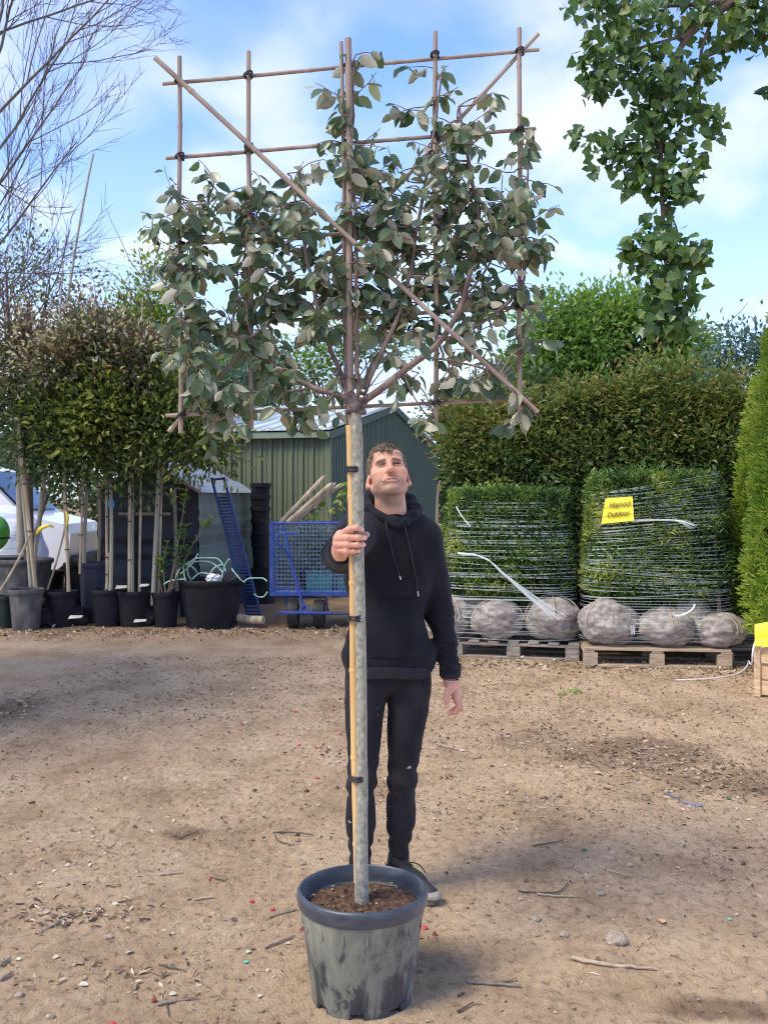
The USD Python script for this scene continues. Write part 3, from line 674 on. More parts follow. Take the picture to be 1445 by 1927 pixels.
# ------------------------------------------------------------------ the hedge of tall yews
r = np.random.default_rng(11)
hedge_labels = ['dark yew at the left end of the hedge, beside the shed', 'tall yew behind the left wrapped bundle', 'tall bronze tipped yew rising between the two wrapped bundles', 'tall yew behind the yellow sign and the right wrapped bundle', 'tall yew at the right end of the hedge, next to the bright conifer']
for k, (px, top, w) in enumerate(((922, 810, 82), (1010, 785, 100), (1115, 760, 100), (1225, 742, 105), (1335, 760, 95))):
    d = 11.2 - .12 * k
    s = d / FL
    c = at(px, 0, d); zt = at(px, top, d)[2]
    t = thing('yew_plant', hedge_labels[k], 'hedge plant', (c[0], d, 0), 'tall yews of the hedge')
    put('stem', tube([(c[0], d, 0), (c[0] + .03, d, zt * .6), (c[0], d, zt * .92)], A([.05, .03, .008]), 7), bark_brown, t)
    bl = [((c[0], d, zt * f), (w * s * (.60 - .06 * abs(f - .5)), .40, zt * .17), 150) for f in (.18, .38, .58, .76)] + [((c[0] + dx * s, d + .08 * r.normal(), zt * .93 + r.normal() * .11), (w * s * .15, .18, zt * (.10 + .10 * r.random())), 26) for dx in (-70, -52, -36, -18, 0, 18, 36, 52, 70)]
    v, f, tt = clumps(bl, 32, .085, .078, .40, 60 + k, shell=.45, droop=.25, outward=.8)
    z = v[:, 2] / zt
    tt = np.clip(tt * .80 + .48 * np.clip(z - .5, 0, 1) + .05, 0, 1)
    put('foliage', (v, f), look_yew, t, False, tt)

# ------------------------------------------------------------------ pallets
def pallet(label, o, L, Dp, H, ang, wood, group, lengthwise=True):
    t = thing('pallet', label, 'pallet', o, group)
    R = turn(ang)
    r = np.random.default_rng(int(abs(o[0]) * 100))
    hb, ht = .022, H - .022
    B = lambda lo, hi: box(lo, hi, .003, R, o)
    for k in range(3):
        y = (Dp - .10) * k / 2
        put('bottom_board', B((0, y, .004), (L, y + .10, .004 + hb)), wood, t)
        for x in (0, L / 2 - .065, L - .13): put('block', B((x + .002, y + .004, .0065 + hb), (x + .128, y + .096, ht - hb)), wood, t)
    if lengthwise:
        for x in (0, L / 2 - .05, L - .10): put('stringer_board', B((x, .002, ht - hb + .001), (x + .10, Dp, ht - .001)), wood, t)
        for k in range(6):
            y = (Dp - .10) * k / 5
            put('deck_board', B((r.random() * .01, y, ht), (L - r.random() * .01, y + .10, H)), wood, t)
    else:
        for y in (0, Dp / 2 - .05, Dp - .10): put('stringer_board', B((0, y, ht - hb + .001), (L, y + .10, ht - .001)), wood, t)
        for k in range(7):
            x = (L - .10) * k / 6
            put('deck_board', B((x, -.004 * r.random(), ht), (x + .10, Dp, H)), wood, t)
    return t
PA0 = A([.62, 9.62, 0]); PB0 = A([1.79, 9.06, 0]); PC0 = A([3.06, 9.20, 0])
PA0[2] = -.004; PB0[2] = -.004
pallet('greyed pallet under the left wrapped bundle', PA0, 1.22, 1.05, .17, -14, grey_wood, 'pallets under the yews', False)
pallet('tan pallet with a pale front board under the signed bundle', PB0, 1.30, 1.05, .175, -6, raw_wood, 'pallets under the yews')
pallet('dark pallet at right, half hidden by the wooden crate', PC0, 1.15, 1.0, .15, -6, grey_wood, 'pallets under the yews')

# ------------------------------------------------------------------ wrapped bundles on the pallets
net_look = usdkit.material(stage, '/World/Looks/netting_strand', {'p': ('principled_bsdf', {'base_color': (.62, .70, .68), 'roughness': .35}), 't': ('transparent_bsdf', {}), 'x': ('mix_closure', {'fac': .40})},
                           [('p.BSDF', 'x.closure1'), ('t.BSDF', 'x.closure2')], surface='x.closure')
strand_white = pm('gathered_netting', [(.3, (.55, .62, .60)), (.7, (.75, .80, .78))], scale=30, rough=.4)
def superell(a, n, rx, ry):
    c, s = np.cos(a), np.sin(a)
    q = (np.abs(c) ** n + np.abs(s) ** n) ** (-1 / n)
    return rx * q * c, ry * q * s
def bundle(label, c, rx, ry, z0, zt, ang, seed, balls, gathers, lean=0.0):
    t = thing('wrapped_bundle', label, 'plant bundle', c, 'wrapped yew bundles')
    r = np.random.default_rng(seed)
    R = turn(ang)[:2, :2]
    prof = lambda z: 1.02 - .16 * np.clip((z - z0) / (zt - z0), 0, 1) ** 4 + .03 * np.sin((z - z0) * 7 + seed)
    # foliage: sprays over the faces of the block, thinner inside
    n = 30000
    a = r.random(n) * 2 * np.pi; z = z0 + .33 + (zt - z0 - .29) * r.random(n)
    x, y = superell(a, 3.4, rx, ry)
    dep = 1 - .45 * r.random(n) ** 2.2
    bump = 1 + .07 * (meshkit.fbm(np.stack([x * 5, y * 5, z * 5 + seed], -1), 3, seed) - .5) * 2
    q = np.stack([x, y], -1) * (dep * bump * prof(z) * (1 - .35 * np.clip((z0 + .50 - z) / .17, 0, 1)))[:, None]
    up_n = 3000
    qt = np.stack([(r.random(up_n) * 2 - 1) * rx * .85, (r.random(up_n) * 2 - 1) * ry * .85], -1)
    q = np.vstack([q, qt]); z = np.r_[z, zt + .02 - .22 * ((qt[:, 0] / rx) ** 2 + (qt[:, 1] / ry) ** 2) * .5 + .05 * r.normal(size=up_n)]; dep = np.r_[dep, np.full(up_n, .95)]
    pos = np.concatenate([q @ R + c[:2], z[:, None]], 1)
    out = unit(np.concatenate([q @ R, np.zeros((len(q), 1))], 1))
    ax = unit(out * .55 + r.normal(size=pos.shape) * .55 + A([0, 0, .35]))
    L = .055 * (.6 + .9 * r.random(len(pos)))
    tone = meshkit.fbm(pos * 6 + seed, 3, seed)
    tint = np.clip(.30 + (tone - .5) * 1.6 + .35 * (dep - .8) * 2 + r.normal(size=len(pos)) * .15 + .16 * (-out[:, 0]), 0, 1)  # leaves facing left are lighter: sunlight painted into the tint
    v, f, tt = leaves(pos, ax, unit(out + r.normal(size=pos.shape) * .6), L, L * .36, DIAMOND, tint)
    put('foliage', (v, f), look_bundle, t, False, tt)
    for (bx, by, br, bh) in balls:
        p = A([bx, by]) @ R + c[:2]
        rr = np.random.default_rng(int(abs(bx) * 1000) + seed)
        v, f = ball((p[0], p[1], z0 + bh * .93), (br, br * .95, bh), 4, .22, 1.8, seed + int(bx * 50))
        v[:, 2] = np.maximum(v[:, 2], z0 + .002)
        rope = []
        for k in range(3):
            an = k * 1.05 + rr.random()
            th = np.linspace(0, np.pi, 14)
            rope.append(tube(np.stack([p[0] + br * 1.0 * np.cos(th) * np.cos(an), p[1] + br * .97 * np.cos(th) * np.sin(an), z0 + bh * .93 + bh * 1.02 * np.sin(th)], -1), .006, 4, False))
        b = put('root_ball', (v, f), sacking, t, True)
        put('tie_rope', rope, stake_wood, b)
        put('stem', tube([(p[0], p[1], z0 + bh * 1.5), (p[0] * .9 + c[0] * .1, p[1] * .9 + c[1] * .1, zt - .2)], A([.022, .01]), 6), bark_brown, t)
    # netting: strands wound round the block, over the balls
    rib = []
    def strand(zf, wob, w=.0042, a0=0., a1=2 * np.pi, grow=1.0):
        m = 76
        a = np.linspace(a0, a1, m)
        z = zf(a) + wob * (meshkit.noise(np.stack([np.cos(a) * 3, np.sin(a) * 3, np.full(m, r.random() * 50)], -1)) - .5)
        x, y = superell(a, 3.3, rx, ry)
        k = prof(z) * grow * (1.025 + .02 * (meshkit.noise(np.stack([x * 6, y * 6, z * 4], -1), 5) - .5)) + .13 * np.clip((z0 + .40 - z) / .25, 0, 1)
        q = np.stack([x * k, y * k], -1) @ R + c[:2]
        lo = np.concatenate([q, (z - w / 2)[:, None]], 1); hi = np.concatenate([q, (z + w / 2)[:, None]], 1)
        i = np.arange(m - 1)
        rib.append((np.vstack([lo, hi]), np.stack([i, i + 1, m + i + 1, m + i], 1)))
    z = z0 + .05
    while z < zt - .04:
        tilt = .03 * np.sin(z * 9 + seed) + .02 * r.normal() + lean * np.clip((z - z0 - .9) / .4, 0, 1)
        ph = r.random() * 6
        strand(lambda a, z=z, tilt=tilt, ph=ph: z + tilt * np.cos(a + (.0 if lean else ph)), .012, .0030 + .0026 * r.random())
        z += (.0195 if z > z0 + .42 else .022) * (.65 + .7 * r.random())
    put('netting', rib, net_look, t)
    for (pts, n, sp, w) in gathers:
        g = []
        for k in range(n):
            o = r.normal(size=3) * sp
            q = [A(p) + o * m for p, m in pts]
            g.append(tube(spline(q, 8), w * (.6 + .8 * r.random()), 4, False))
        put('gathered_netting', g, strand_white, t)
    return t
cA = A([1.235, 9.98, 0]); cB = A([2.55, 9.55, 0])
bundle('net wrapped block of yews with a torn white strand across its front', cA, .64, .46, .17, 1.54, -12, 3, [(-.56, -.33, .25, .21), (-.08, -.36, .26, .20), (.44, -.34, .27, .22), (-.33, -.20, .17, .27), (.3, .2, .2, .2)],
       [([(at(862, 1042, 9.28), 1), (at(908, 1047, 9.27), .3), (at(940, 1075, 9.24), .6), (at(985, 1115, 9.20), 2.5), (at(1040, 1160, 9.14), 5)], 14, .010, .0022), ([(at(860, 955, 9.52), 1), (at(872, 975, 9.45), .4), (at(885, 990, 9.42), 1)], 8, .006, .003)])
bundle('taller net wrapped block of yews carrying the yellow sign', cB, .64, .44, .175, 1.70, -6, 4, [(-.46, -.32, .27, .21), (.05, -.34, .27, .18), (.53, -.36, .24, .155), (.28, -.24, .2, .24), (-.25, .2, .2, .2)],
       [([(at(1190, 981, 8.97), 1), (at(1225, 979, 8.96), .3), (at(1265, 979, 8.96), .3), (at(1300, 990, 8.98), 2.5)], 14, .010, .0022), ([(at(1270, 1160, 8.94), 1), (at(1300, 1150, 8.92), .5), (at(1308, 1138, 8.92), .7)], 6, .006, .003), ([(at(1188, 1178, 8.93), 1), (at(1190, 1195, 8.92), 1)], 5, .008, .0025)], lean=.11)
# one more root ball on the right-hand pallet, with the conifer that grows from it
def conifer(name, label, c, rx, zt, z0, seed, n, ball_r=None):
    t = thing(name, label, 'conifer', c, 'bright conifers at the right edge')
    r = np.random.default_rng(seed)
    put('stem', tube([(c[0], c[1], z0 + .1), (c[0], c[1], zt * .9)], A([.035, .008]), 6), bark_brown, t)
    m = n
    z = z0 + .22 + (zt - z0 - .22) * r.random(m)
    a = r.random(m) * 2 * np.pi
    rad = rx * (1 - .55 * np.clip((z - z0) / (zt - z0), 0, 1) ** 3)
    lump = 1 + .5 * (meshkit.fbm(np.stack([np.cos(a) * 2.6, np.sin(a) * 2.6, z * 3.2], -1), 3, seed) - .5)
    k = rad * lump * (1 - .5 * r.random(m) ** 2)
    cc = np.stack([c[0] + k * np.cos(a), c[1] + k * np.sin(a), z], -1)
    per = 16
    idx = np.repeat(np.arange(m), per)
    o = unit(np.stack([np.cos(a), np.sin(a), np.zeros(m)], -1))
    fan = unit(o[idx] * .8 + r.normal(size=(len(idx), 3)) * .38 + A([0, 0, .55]))
    pos = cc[idx] + fan * (r.random((len(idx), 1)) * .09)
    tone = r.normal(size=m) * .15
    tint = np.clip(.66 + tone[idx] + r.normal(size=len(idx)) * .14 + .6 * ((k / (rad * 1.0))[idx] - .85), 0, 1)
    L = .05 * (.6 + .8 * r.random(len(pos)))
    v, f, tt = leaves(pos, unit(fan + r.normal(size=pos.shape) * .25), unit(np.cross(fan, A([0, 0, 1.])) + r.normal(size=pos.shape) * .5), L, L * .3, DIAMOND, tint)
    put('foliage', (v, f), look_thuja, t, False, tt)
    if ball_r:
        v, f = ball((c[0], c[1], z0 + ball_r * .8), (ball_r, ball_r, ball_r * .85), 4, .15, 2.6, seed)
        v[:, 2] = np.maximum(v[:, 2], z0 + .003)
        put('root_ball', (v, f), sacking, t, True)
conifer('conifer', 'tall bright yellow green conifer rising along the right edge', A([3.54, 8.55, 0]), .38, 3.05, .15, 71, 3000, .0)
conifer('conifer', 'shaded lower conifer on a sacking ball between bundle and crate', A([3.74, 9.55, 0]), .36, 2.6, .146, 72, 2600, .24)

# ------------------------------------------------------------------ pots and potted standards on the left
def pot_shape(R, H, base=.74, rim=.045):
    return [(0.02, .0), (R * base, 0), (R * base * 1.01, .012), (R * .93, H - rim * 1.6), (R * .95, H - rim * 1.5), (R * .95, H - rim), (R, H - rim * .95), (R * 1.005, H - .01), (R * .985, H), (R * .955, H - .004), (R * .93, H - rim), (R * .90, H - .08), (.0, H - .085)]
def pot(label, px, rim_y, base_y, width, look, d=None, group='pots in the back row', soil=True):
    d = d or FL * CAMZ / (base_y - HY)
    x = (px - CX) / FL * d
    H = (base_y - rim_y) / FL * d; R = width / 2 / FL * d
    c = A([x, d + R * .7, 0])
    t = thing('plant_pot', label, 'plant pot', c, group)
    v, f = lathe(pot_shape(R, H), 36, c)
    put('wall', (v, f), look, t, 35)
    put('rim_band', lathe([(R * .955, H - .062), (R * .985, H - .058), (R * .985, H - .05), (R * .955, H - .047)], 36, c, True), look, t, 35)
    if soil:
        g = lathe([(0.0, H - .05), (R * .4, H - .045), (R * .915, H - .06)], 24, c)
        v = g[0]; v[:, 2] += (meshkit.noise(v * 30) - .5) * .02
        put('potting_soil', g, compost, t, True)
    return c, R, H
pot('dark green pot cut off by the left edge', 0, 1122, 1183, 44, green_plastic)
pot('dusty grey black pot, empty looking, at the far left', 41, 1110, 1188, 66, grey_plastic)
big = pot('large grey black tub behind the dusty pot at far left', 25, 1030, 1140, 120, grey_plastic, 12.6)
pA = pot('black pot in deep shade between the dusty pot and the crossed stakes', 106, 1118, 1186, 66, black_plastic, 11.7)
pB = pot('navy black pot standing tallest in the shaded row', 172, 1064, 1178, 62, navy_plastic, 12.1)
pC = pot('black pot in shade left of the pot with pale scraps', 196, 1116, 1186, 60, black_plastic, 11.75)
pD = pot('black pot in shade with pale scraps on its soil', 246, 1118, 1186, 64, black_plastic, 11.72)
pE = pot('black pot right beside the large tub', 308, 1118, 1184, 54, black_plastic, 11.7)
tubc, tubR, tubH = pot('large wide black tub filled with pale plastic strapping', 391, 1092, 1184, 128, black_plastic, 11.55)
for k, (px, py, dd) in enumerate(((212, 1150, 13.0), (140, 1060, 13.3), (90, 1075, 13.4), (262, 1080, 13.0))):
    pot(['black pot behind the shaded row, left of the standards', 'dark pot far back under the standards', 'dark pot behind the crossed stakes at left', 'dark pot behind the leaning stakes near the shelter'][k], px, py, HY + FL * CAMZ / dd, 52, black_plastic, dd)

for k, (px, py, w, dd, lab) in enumerate(((78, 1165, .20, 11.75, 'crumpled black polythene between the dusty pot and its neighbour'), (140, 1172, .17, 11.9, 'black polythene heaped at the foot of the navy pot'), (222, 1172, .16, 11.95, 'black polythene bunched behind the pots with scraps'), (282, 1168, .18, 11.9, 'black polythene heaped left of the laurel pot'))):
    c = at(px, py, dd); c[2] = w * .55  # lumps added to darken the gaps between the pots, standing in for shade
    solo('added_shade_lump', ball(c, (w, w * .6, w * .8), 4, .45, 2.1, 30 + k), black_plastic, lab, 'polythene', True, group='black polythene among the pots')
def standard(label, line, rad, blobs, look, seed, stake=None, per=34, clump=.15, L=.085, ratio=.42, d=11.9, cat='tree', name='standard_tree', **kw):
    p = [at(x, y, d + e) for (x, y), e in line]
    p[0][2] = max(p[0][2], .25)
    t = thing(name, label, cat, p[0] * A([1, 1, 0]), 'potted standards on the left')
    put('trunk', tube(spline(p, 14), A([rad, rad * .8]), 8), bark_grey, t, True)
    r = np.random.default_rng(seed)
    for k in range(7):
        b = blobs[k % len(blobs)]
        e = A(b[0]) + rand_dirs(1, r)[0] * A(b[1]) * .5
        o, _ = branching(p[-1], e - p[-1], np.linalg.norm(e - p[-1]) * 1.15, rad * .5, 1, r, kids=4, spread=.7)
        put('limb', o, bark_brown, t)
    v, f, tt = clumps(blobs, per, clump, L, ratio, seed + 3, **kw)
    put('crown', (v, f), look, t, False, tt)
    if stake:
        for s in stake:
            a, b = at(*s[0], d - .07), at(*s[1], d - .07)
            a[2] = max(a[2], .2)
            q = put('stake', tube([a, b], s[2] if len(s) > 2 else .017, 8), stake_wood, t, 30)
            for f_ in (.35, .62):
                m = a * (1 - f_) + b * f_
                put('tie', tube(A([m + A([.028 * math.cos(g), .028 * math.sin(g), 0]) for g in np.linspace(0, 6.28, 11)]), .006, 4, False), rubber, q)
B_ = lambda px, py, rx, ry, n, d=11.9: blob(px, py, d, rx, ry, max(8, int(n * .56)))
standard('cream flowering red leaved standard at the far left', [((40, 1040), .4), ((38, 930), .4), ((30, 780), .4)], .055, [B_(20, 700, 70, 80, 110, 12.3), B_(35, 640, 60, 40, 50, 12.3), B_(-30, 760, 60, 60, 50, 12.3), B_(60, 780, 60, 60, 60, 12.2)], look_red, 101, tint_shift=.06)
standard('dark leaved standard with slanting grey stake beside the dusty pot', [((60, 1115), 0), ((46, 950), 0), ((30, 785), 0)], .03, [B_(85, 790, 60, 75, 90, 12.0), B_(120, 850, 45, 55, 50, 12.0), B_(70, 840, 40, 40, 24)], look_dark, 103, stake=[((68, 1115), (33, 785), .026)], tint_shift=.1)
standard('narrow leaved standard tied to the tall shaded bamboo', [((129, 1150), 0), ((126, 1000), 0), ((119, 830), 0)], .02, [B_(122, 755, 48, 50, 50), B_(140, 815, 45, 55, 50)], look_olive, 105, stake=[((131, 1150), (117, 825), .02)], L=.105, ratio=.25)
standard('red tipped photinia standard, tallest of the middle group', [((158, 1070), .2), ((162, 950), .2), ((180, 800), .2)], .024, [B_(190, 645, 66, 55, 100, 11.75), B_(165, 608, 30, 40, 34, 12.0), B_(240, 690, 60, 50, 80, 11.7), B_(140, 680, 50, 45, 60, 11.75), B_(280, 660, 40, 40, 36, 11.9), B_(85, 690, 40, 50, 44, 11.8)], look_red, 107, stake=[((150, 1080), (158, 870), .014)], tint_shift=.10)
standard('glossy green standard with lime tips in the middle of the row', [((207, 1160), -.1), ((210, 1000), -.1), ((205, 850), -.1)], .024, [B_(200, 750, 62, 48, 110, 11.7), B_(175, 810, 50, 60, 70, 11.7), B_(225, 800, 55, 60, 80, 11.7), B_(160, 860, 35, 40, 30, 11.7)], look_olive, 109, stake=[((202, 1160), (200, 865), .017), ((196, 1165), (206, 1040), .014)], L=.092, ratio=.45, tint_shift=.08)
standard('shaded dark standard with two thin black ties before the shelter', [((250, 1150), 0), ((249, 1000), 0), ((250, 880), 0)], .02, [B_(270, 780, 60, 60, 90), B_(250, 850, 50, 45, 50), B_(255, 905, 40, 22, 20)], look_dark, 111, stake=[((243, 1150), (244, 880), .018)], tint_shift=.12)
standard('broad olive standard whose crown touches the pleached tree', [((288, 1155), -.1), ((294, 1000), -.1), ((300, 850), -.1)], .03, [B_(315, 780, 70, 50, 110, 11.7), B_(345, 820, 65, 45, 80, 11.7), B_(290, 730, 46, 36, 36, 11.7), B_(380, 850, 50, 26, 36, 11.7)], look_olive, 113, stake=[((297, 1155), (305, 860), .018)], tint_shift=.05)
# loose stakes leaning in the pots at far left
for k, (a, b, d, rad, lab) in enumerate((((0, 1112), (56, 1008), 11.55, .014, 'peeling thin stake leaning right out of the green pot'), ((68, 1020), (86, 840), 12.4, .03, 'thick grey pole slanting behind the dusty pot'), ((82, 1130), (124, 985), 12.0, .012, 'thin stick leaning between the shaded pots'), ((62, 1010), (98, 900), 12.6, .02, 'dark stick leaning behind the grey pole'), ((165, 1130), (145, 905), 12.3, .012, 'thin cane leaning behind the navy pot'), ((186, 1060), (183, 890), 12.7, .02, 'dark post rising behind the navy pot'))):
    solo('leaning_stake', tube(spline([at(*a, d), (at(*a, d) + at(*b, d)) / 2 + A([.02, 0, 0]), at(*b, d)], 8), rad, 7), stake_wood if k != 3 else bark_brown, lab, 'stake', 30, group='loose stakes at the left')
# scraps of yellow and blue tied to the stakes
yel = pm('yellow_tape', [(.3, (.62, .47, .03)), (.7, (.8, .66, .10))], rough=.6)
solo('yellow_strap', tube(spline([at(70, 1005, 11.8), at(80, 993, 11.75), at(92, 989, 11.75), at(100, 992, 11.8)], 12), A([.012, .026, .022, .01]), 6), yel, 'yellow strap bundled among the stakes at left', 'strap', True)
solo('yellow_ribbon', tube(spline([at(124, 962, 11.78), at(127, 975, 11.76), at(125, 990, 11.78)], 8), A([.01, .02, .008]), 5), yel, 'yellow ribbon tied on the bamboo stake', 'ribbon', True)
solo('blue_tie', tube(A([at(209, 948, 11.7) + A([.03 * math.cos(g), .01, .05 * math.sin(g)]) for g in np.linspace(0, 6.2, 14)]), .007, 5), pm('bright_blue_plastic', (.02, .25, .50), rough=.5), 'bright blue loop of string on a standard trunk', 'string')
# pale plastic scraps in the shaded pots
scrap = pm('pale_scrap', [(.3, (.30, .29, .25)), (.7, (.5, .48, .42))], rough=.8)
for k, (px, py, w, lab) in enumerate(((226, 1108, 20, 'crumpled pale scrap on the soil of the shaded pot'), (270, 1105, 16, 'second pale scrap beside the standard trunk'), (140, 1165, 24, 'flattened pale label leaning at the foot of the shaded pots'), (262, 1172, 22, 'pale strip of litter lying at the foot of the pot row'))):
    d = 11.62 if py < 1120 else 11.45
    s = w / FL * d
    c = at(px, py, d)
    v, f = cloth(c + A([-s / 2, 0, 0]), c + A([s / 2, .02, .01]), c + A([s / 2, .09, .03]), c + A([-s / 2, .08, .03]), 7, .06, k)
    solo('litter_scrap', (v, f), scrap, lab, 'litter', True)
# tub contents: pale green strapping, a white cloth
strap = pm('pale_green_strapping', [(.3, (.20, .40, .30)), (.7, (.42, .60, .48))], scale=10, rough=.4)
tubtop = thing('strapping', 'tangle of pale green plastic strapping spilling out of the large tub', 'strapping', (tubc[0], tubc[1], tubH))
for pts in ([(360, 1092), (352, 1072), (370, 1050), (405, 1050), (425, 1075)], [(350, 1095), (345, 1062), (385, 1056), (420, 1078)], [(308, 1100), (325, 1092), (350, 1090)], [(330, 1088), (350, 1062), (372, 1078)],
            [(418, 1088), (424, 1062), (432, 1052)], [(436, 1070), (452, 1090), (460, 1096)], [(458, 1096), (472, 1088), (492, 1088), (502, 1094)], [(478, 1118), (492, 1124), (503, 1114)], [(362, 1090), (380, 1078), (400, 1082), (410, 1090)], [(340, 1080), (368, 1050), (372, 1042)], [(392, 1094), (402, 1070), (420, 1062)]):
    p = spline([at(x, y, 11.62 + .05 * math.sin(x)) for x, y in pts], 14)
    n = A([0, .02, .006])
    v = np.vstack([p - n, p + n]); m = len(p); i = np.arange(m - 1)
    v2 = v + A([0, 0, -.004])
    put('strap', tube(p, .0085, 5), strap, tubtop, True)
c = at(402, 1088, 11.6)
solo('white_cloth', ball(c, (.085, .06, .05), 3, .5, 2.2, 5), pm('white_cloth_look', (.62, .62, .60), rough=.9), 'crumpled white cloth lying on the large tub', 'cloth', True)
c = at(440, 1090, 11.75)
solo('black_bag', ball(c, (.13, .1, .07), 3, .4, 2.0, 6), rubber, 'crumpled black plastic bag in the large tub', 'bag', True)
# laurel in the black pot by the tub
la = thing('laurel_shrub', 'young laurel with lime tips growing in the pot beside the tub', 'shrub', pE[0])
r = np.random.default_rng(77)
for k, (pts, n) in enumerate((([(316, 1115), (330, 1050), (342, 980), (352, 905)], 46), ([(318, 1115), (345, 1060), (372, 1010), (402, 975)], 36), ([(312, 1115), (308, 1060), (316, 1020)], 26), ([(322, 1110), (340, 1090), (352, 1060)], 22), ([(306, 1115), (300, 1075), (303, 1050)], 16), ([(320, 1110), (332, 1060), (346, 1020), (350, 985)], 22))):
    p = spline([at(x, y, 11.5 + .06 * k) for x, y in pts], 16)
    put('stem', tube(p, A([.011, .005]), 5), bark_brown, la)
    u = np.sort(.25 + .75 * r.random(n))
    q = np.stack([np.interp(u, np.linspace(0, 1, 16), p[:, j]) for j in range(3)], 1)
    g = np.arange(n) * 2.4 + r.random(n)
    ax = np.stack([np.cos(g), np.sin(g), .55 + .3 * r.random(n)], 1)
    for i in range(n):
        L = .085 * (.7 + .6 * r.random())
        v, f, tt = leaves(q[i:i + 1], ax[i:i + 1], A([[0, 0, 1.]]) + r.normal(size=(1, 3)) * .2, L, L * .42, OVAL, A([np.clip(.25 + .65 * u[i] ** 3 + r.normal() * .12, 0, 1)]))
        put('leaf', (v, f), look_shrub, la, True, tt)
# short log, stack of buckets
solo('log', tube([at(448, 1162, 11.8), at(470, 1166, 11.75), at(496, 1167, 11.7)], .047, 12), stake_wood, 'short round post lying on the ground beside the tub', 'log', 30)
sp = thing('pot_stack', 'tall stack of nested black pots behind the tarpaulin shelter', 'pots', at(490, 930, 14.4) * A([1, 1, 0]))
c = at(490, 930, 14.4)
for k in range(6):
    z = .5 + k * .17
    R = .125 + .004 * k
    put('pot', lathe([(.02, z), (R * .78, z), (R * .97, z + .30), (R * 1.05, z + .305), (R * 1.05, z + .355), (R * .98, z + .36), (R * .9, z + .30), (.02, z + .29)], 24, (c[0], c[1], 0)), black_plastic, sp, 35)
put('pot', lathe([(.02, 0), (.2, 0), (.22, .49), (.02, .495)], 24, (c[0], c[1], 0)), black_plastic, sp, 35)
# shrub in the cart, yellow leaved sprigs above it
cs = thing('potted_shrub', 'fine leaved bluish shrub standing inside the blue mesh cart', 'shrub', (cl + .45, CD + .33, zd + .03))
put('pot', lathe(pot_shape(.14, .22), 24, (cl + .45, CD + .30, zd + .032)), black_plastic, cs, 35)
v, f, tt = clumps([((cl + .50, CD + .32, zd + .50), (.26, .2, .26), 110)], 40, .045, .04, .3, 131)
put('foliage', (v, f), look_blue, cs, False, tt)
ys = thing('maple_sapling', 'sapling with yellow green leaves leaning over the cart', 'sapling', (cl + .75, CD + .4, zd + .03))
for pts in ([(625, 1080), (622, 1000), (612, 950), (590, 962)], [(625, 1080), (630, 980), (640, 930), (655, 905)], [(625, 1060), (626, 985), (640, 950)]):
    put('stem', tube(spline([at(x, y, CD + .35) for x, y in pts], 12), A([.008, .003]), 5), bark_brown, ys)
r = np.random.default_rng(15)
for (px, py) in ((592, 955), (586, 966), (602, 948), (598, 968), (612, 945), (634, 942), (640, 930), (648, 918), (652, 908), (630, 962), (645, 925), (650, 938), (637, 955), (625, 958), (580, 972), (656, 925)):
    for q in range(4):
        g = r.random() * 6.28
        L = .075 * (.7 + .5 * r.random())
        v, f, tt = leaves(at(px, py, CD + .33)[None] + r.normal(size=(1, 3)) * .015, A([[math.cos(g), .5 * math.sin(g), -.5]]), A([[0, -.6, 1.]]) + r.normal(size=(1, 3)) * .3, L, L * .6, LOBED, A([.4 + .5 * r.random()]))
        put('leaf', (v, f), look_lime, ys, False, tt)
# a flat grey sheet-covered pile seen past the man's shoulder
solo('sheeted_pile', slab([at(790, 1035, 16.0), at(850, 1035, 16.0), at(856, 1000, 17.2), at(800, 998, 17.2)], .03, (0, -.2, -1)), tarp_roof, 'low pale grey sheeted pile right of the man', 'pile')
bp = at(822, 1000, 16.6)
solo('pile_base', box((bp[0] - .45, 16.02, 0), (bp[0] + .5, 17.3, .62), .02), tarp_dark, 'dark stacked block under the grey sheet beside the shed', 'pile')
for k, (px, lab) in enumerate(((826, 'pale rough stone at the shed corner'), (838, 'second stone right of the shed corner'))):
    solo('stone_block', ball(at(px, 992, 17.0), (.09, .08, .06), 3, .3, 2, k), sacking, lab, 'stone', True)
solo('leaning_branch', tube(spline([at(822, 985, 15.5), at(823, 940, 15.4), at(828, 905, 15.3)], 8), A([.02, .016]), 6), stake_wood, 'thin pale branch leaning against the shed corner', 'branch')

# ------------------------------------------------------------------ white van, bulk bag, green bin at the left edge
white = pm('white_vehicle_paint', (.72, .73, .74), rough=.25, coat=.6)
glass = usdkit.material(stage, '/World/Looks/vehicle_glass', {'f': ('fresnel', {'IOR': 1.5}), 't': ('transparent_bsdf', {'color': (.30, .38, .37)}), 'g': ('glossy_bsdf', {'color': (.9, .95, .95), 'roughness': .03}), 'x': ('mix_closure', {})},
                        [('f.fac', 'x.fac'), ('t.BSDF', 'x.closure1'), ('g.BSDF', 'x.closure2')], surface='x.closure')
van = thing('parked_van', 'white van parked at the far left behind the potted trees', 'van', (-6.6, 15.6, 0))
vy0, vy1 = 15.2, 17.0
side = [(-9.2, .35), (-5.0, .35), (-4.75, .55), (-4.72, .95), (-4.85, 1.10), (-5.45, 1.25), (-6.15, 1.93), (-6.5, 2.02), (-9.2, 2.05)]
from shapely.geometry import Polygon
def extr(poly, y0, y1, inset=.0):
    g = trimesh.creation.extrude_polygon(poly, y1 - y0)
    v = np.array(g.vertices); f = np.array(g.faces)
    v = np.stack([v[:, 0], y0 + v[:, 2], v[:, 1]], 1)
    return v, f[:, ::-1]
body = Polygon(side).buffer(-.05).buffer(.05)
win = Polygon([(-7.35, 1.22), (-6.02, 1.22), (-6.38, 1.84), (-7.35, 1.84)])
put('body', extr(body, vy0, vy1), white, van, 30)
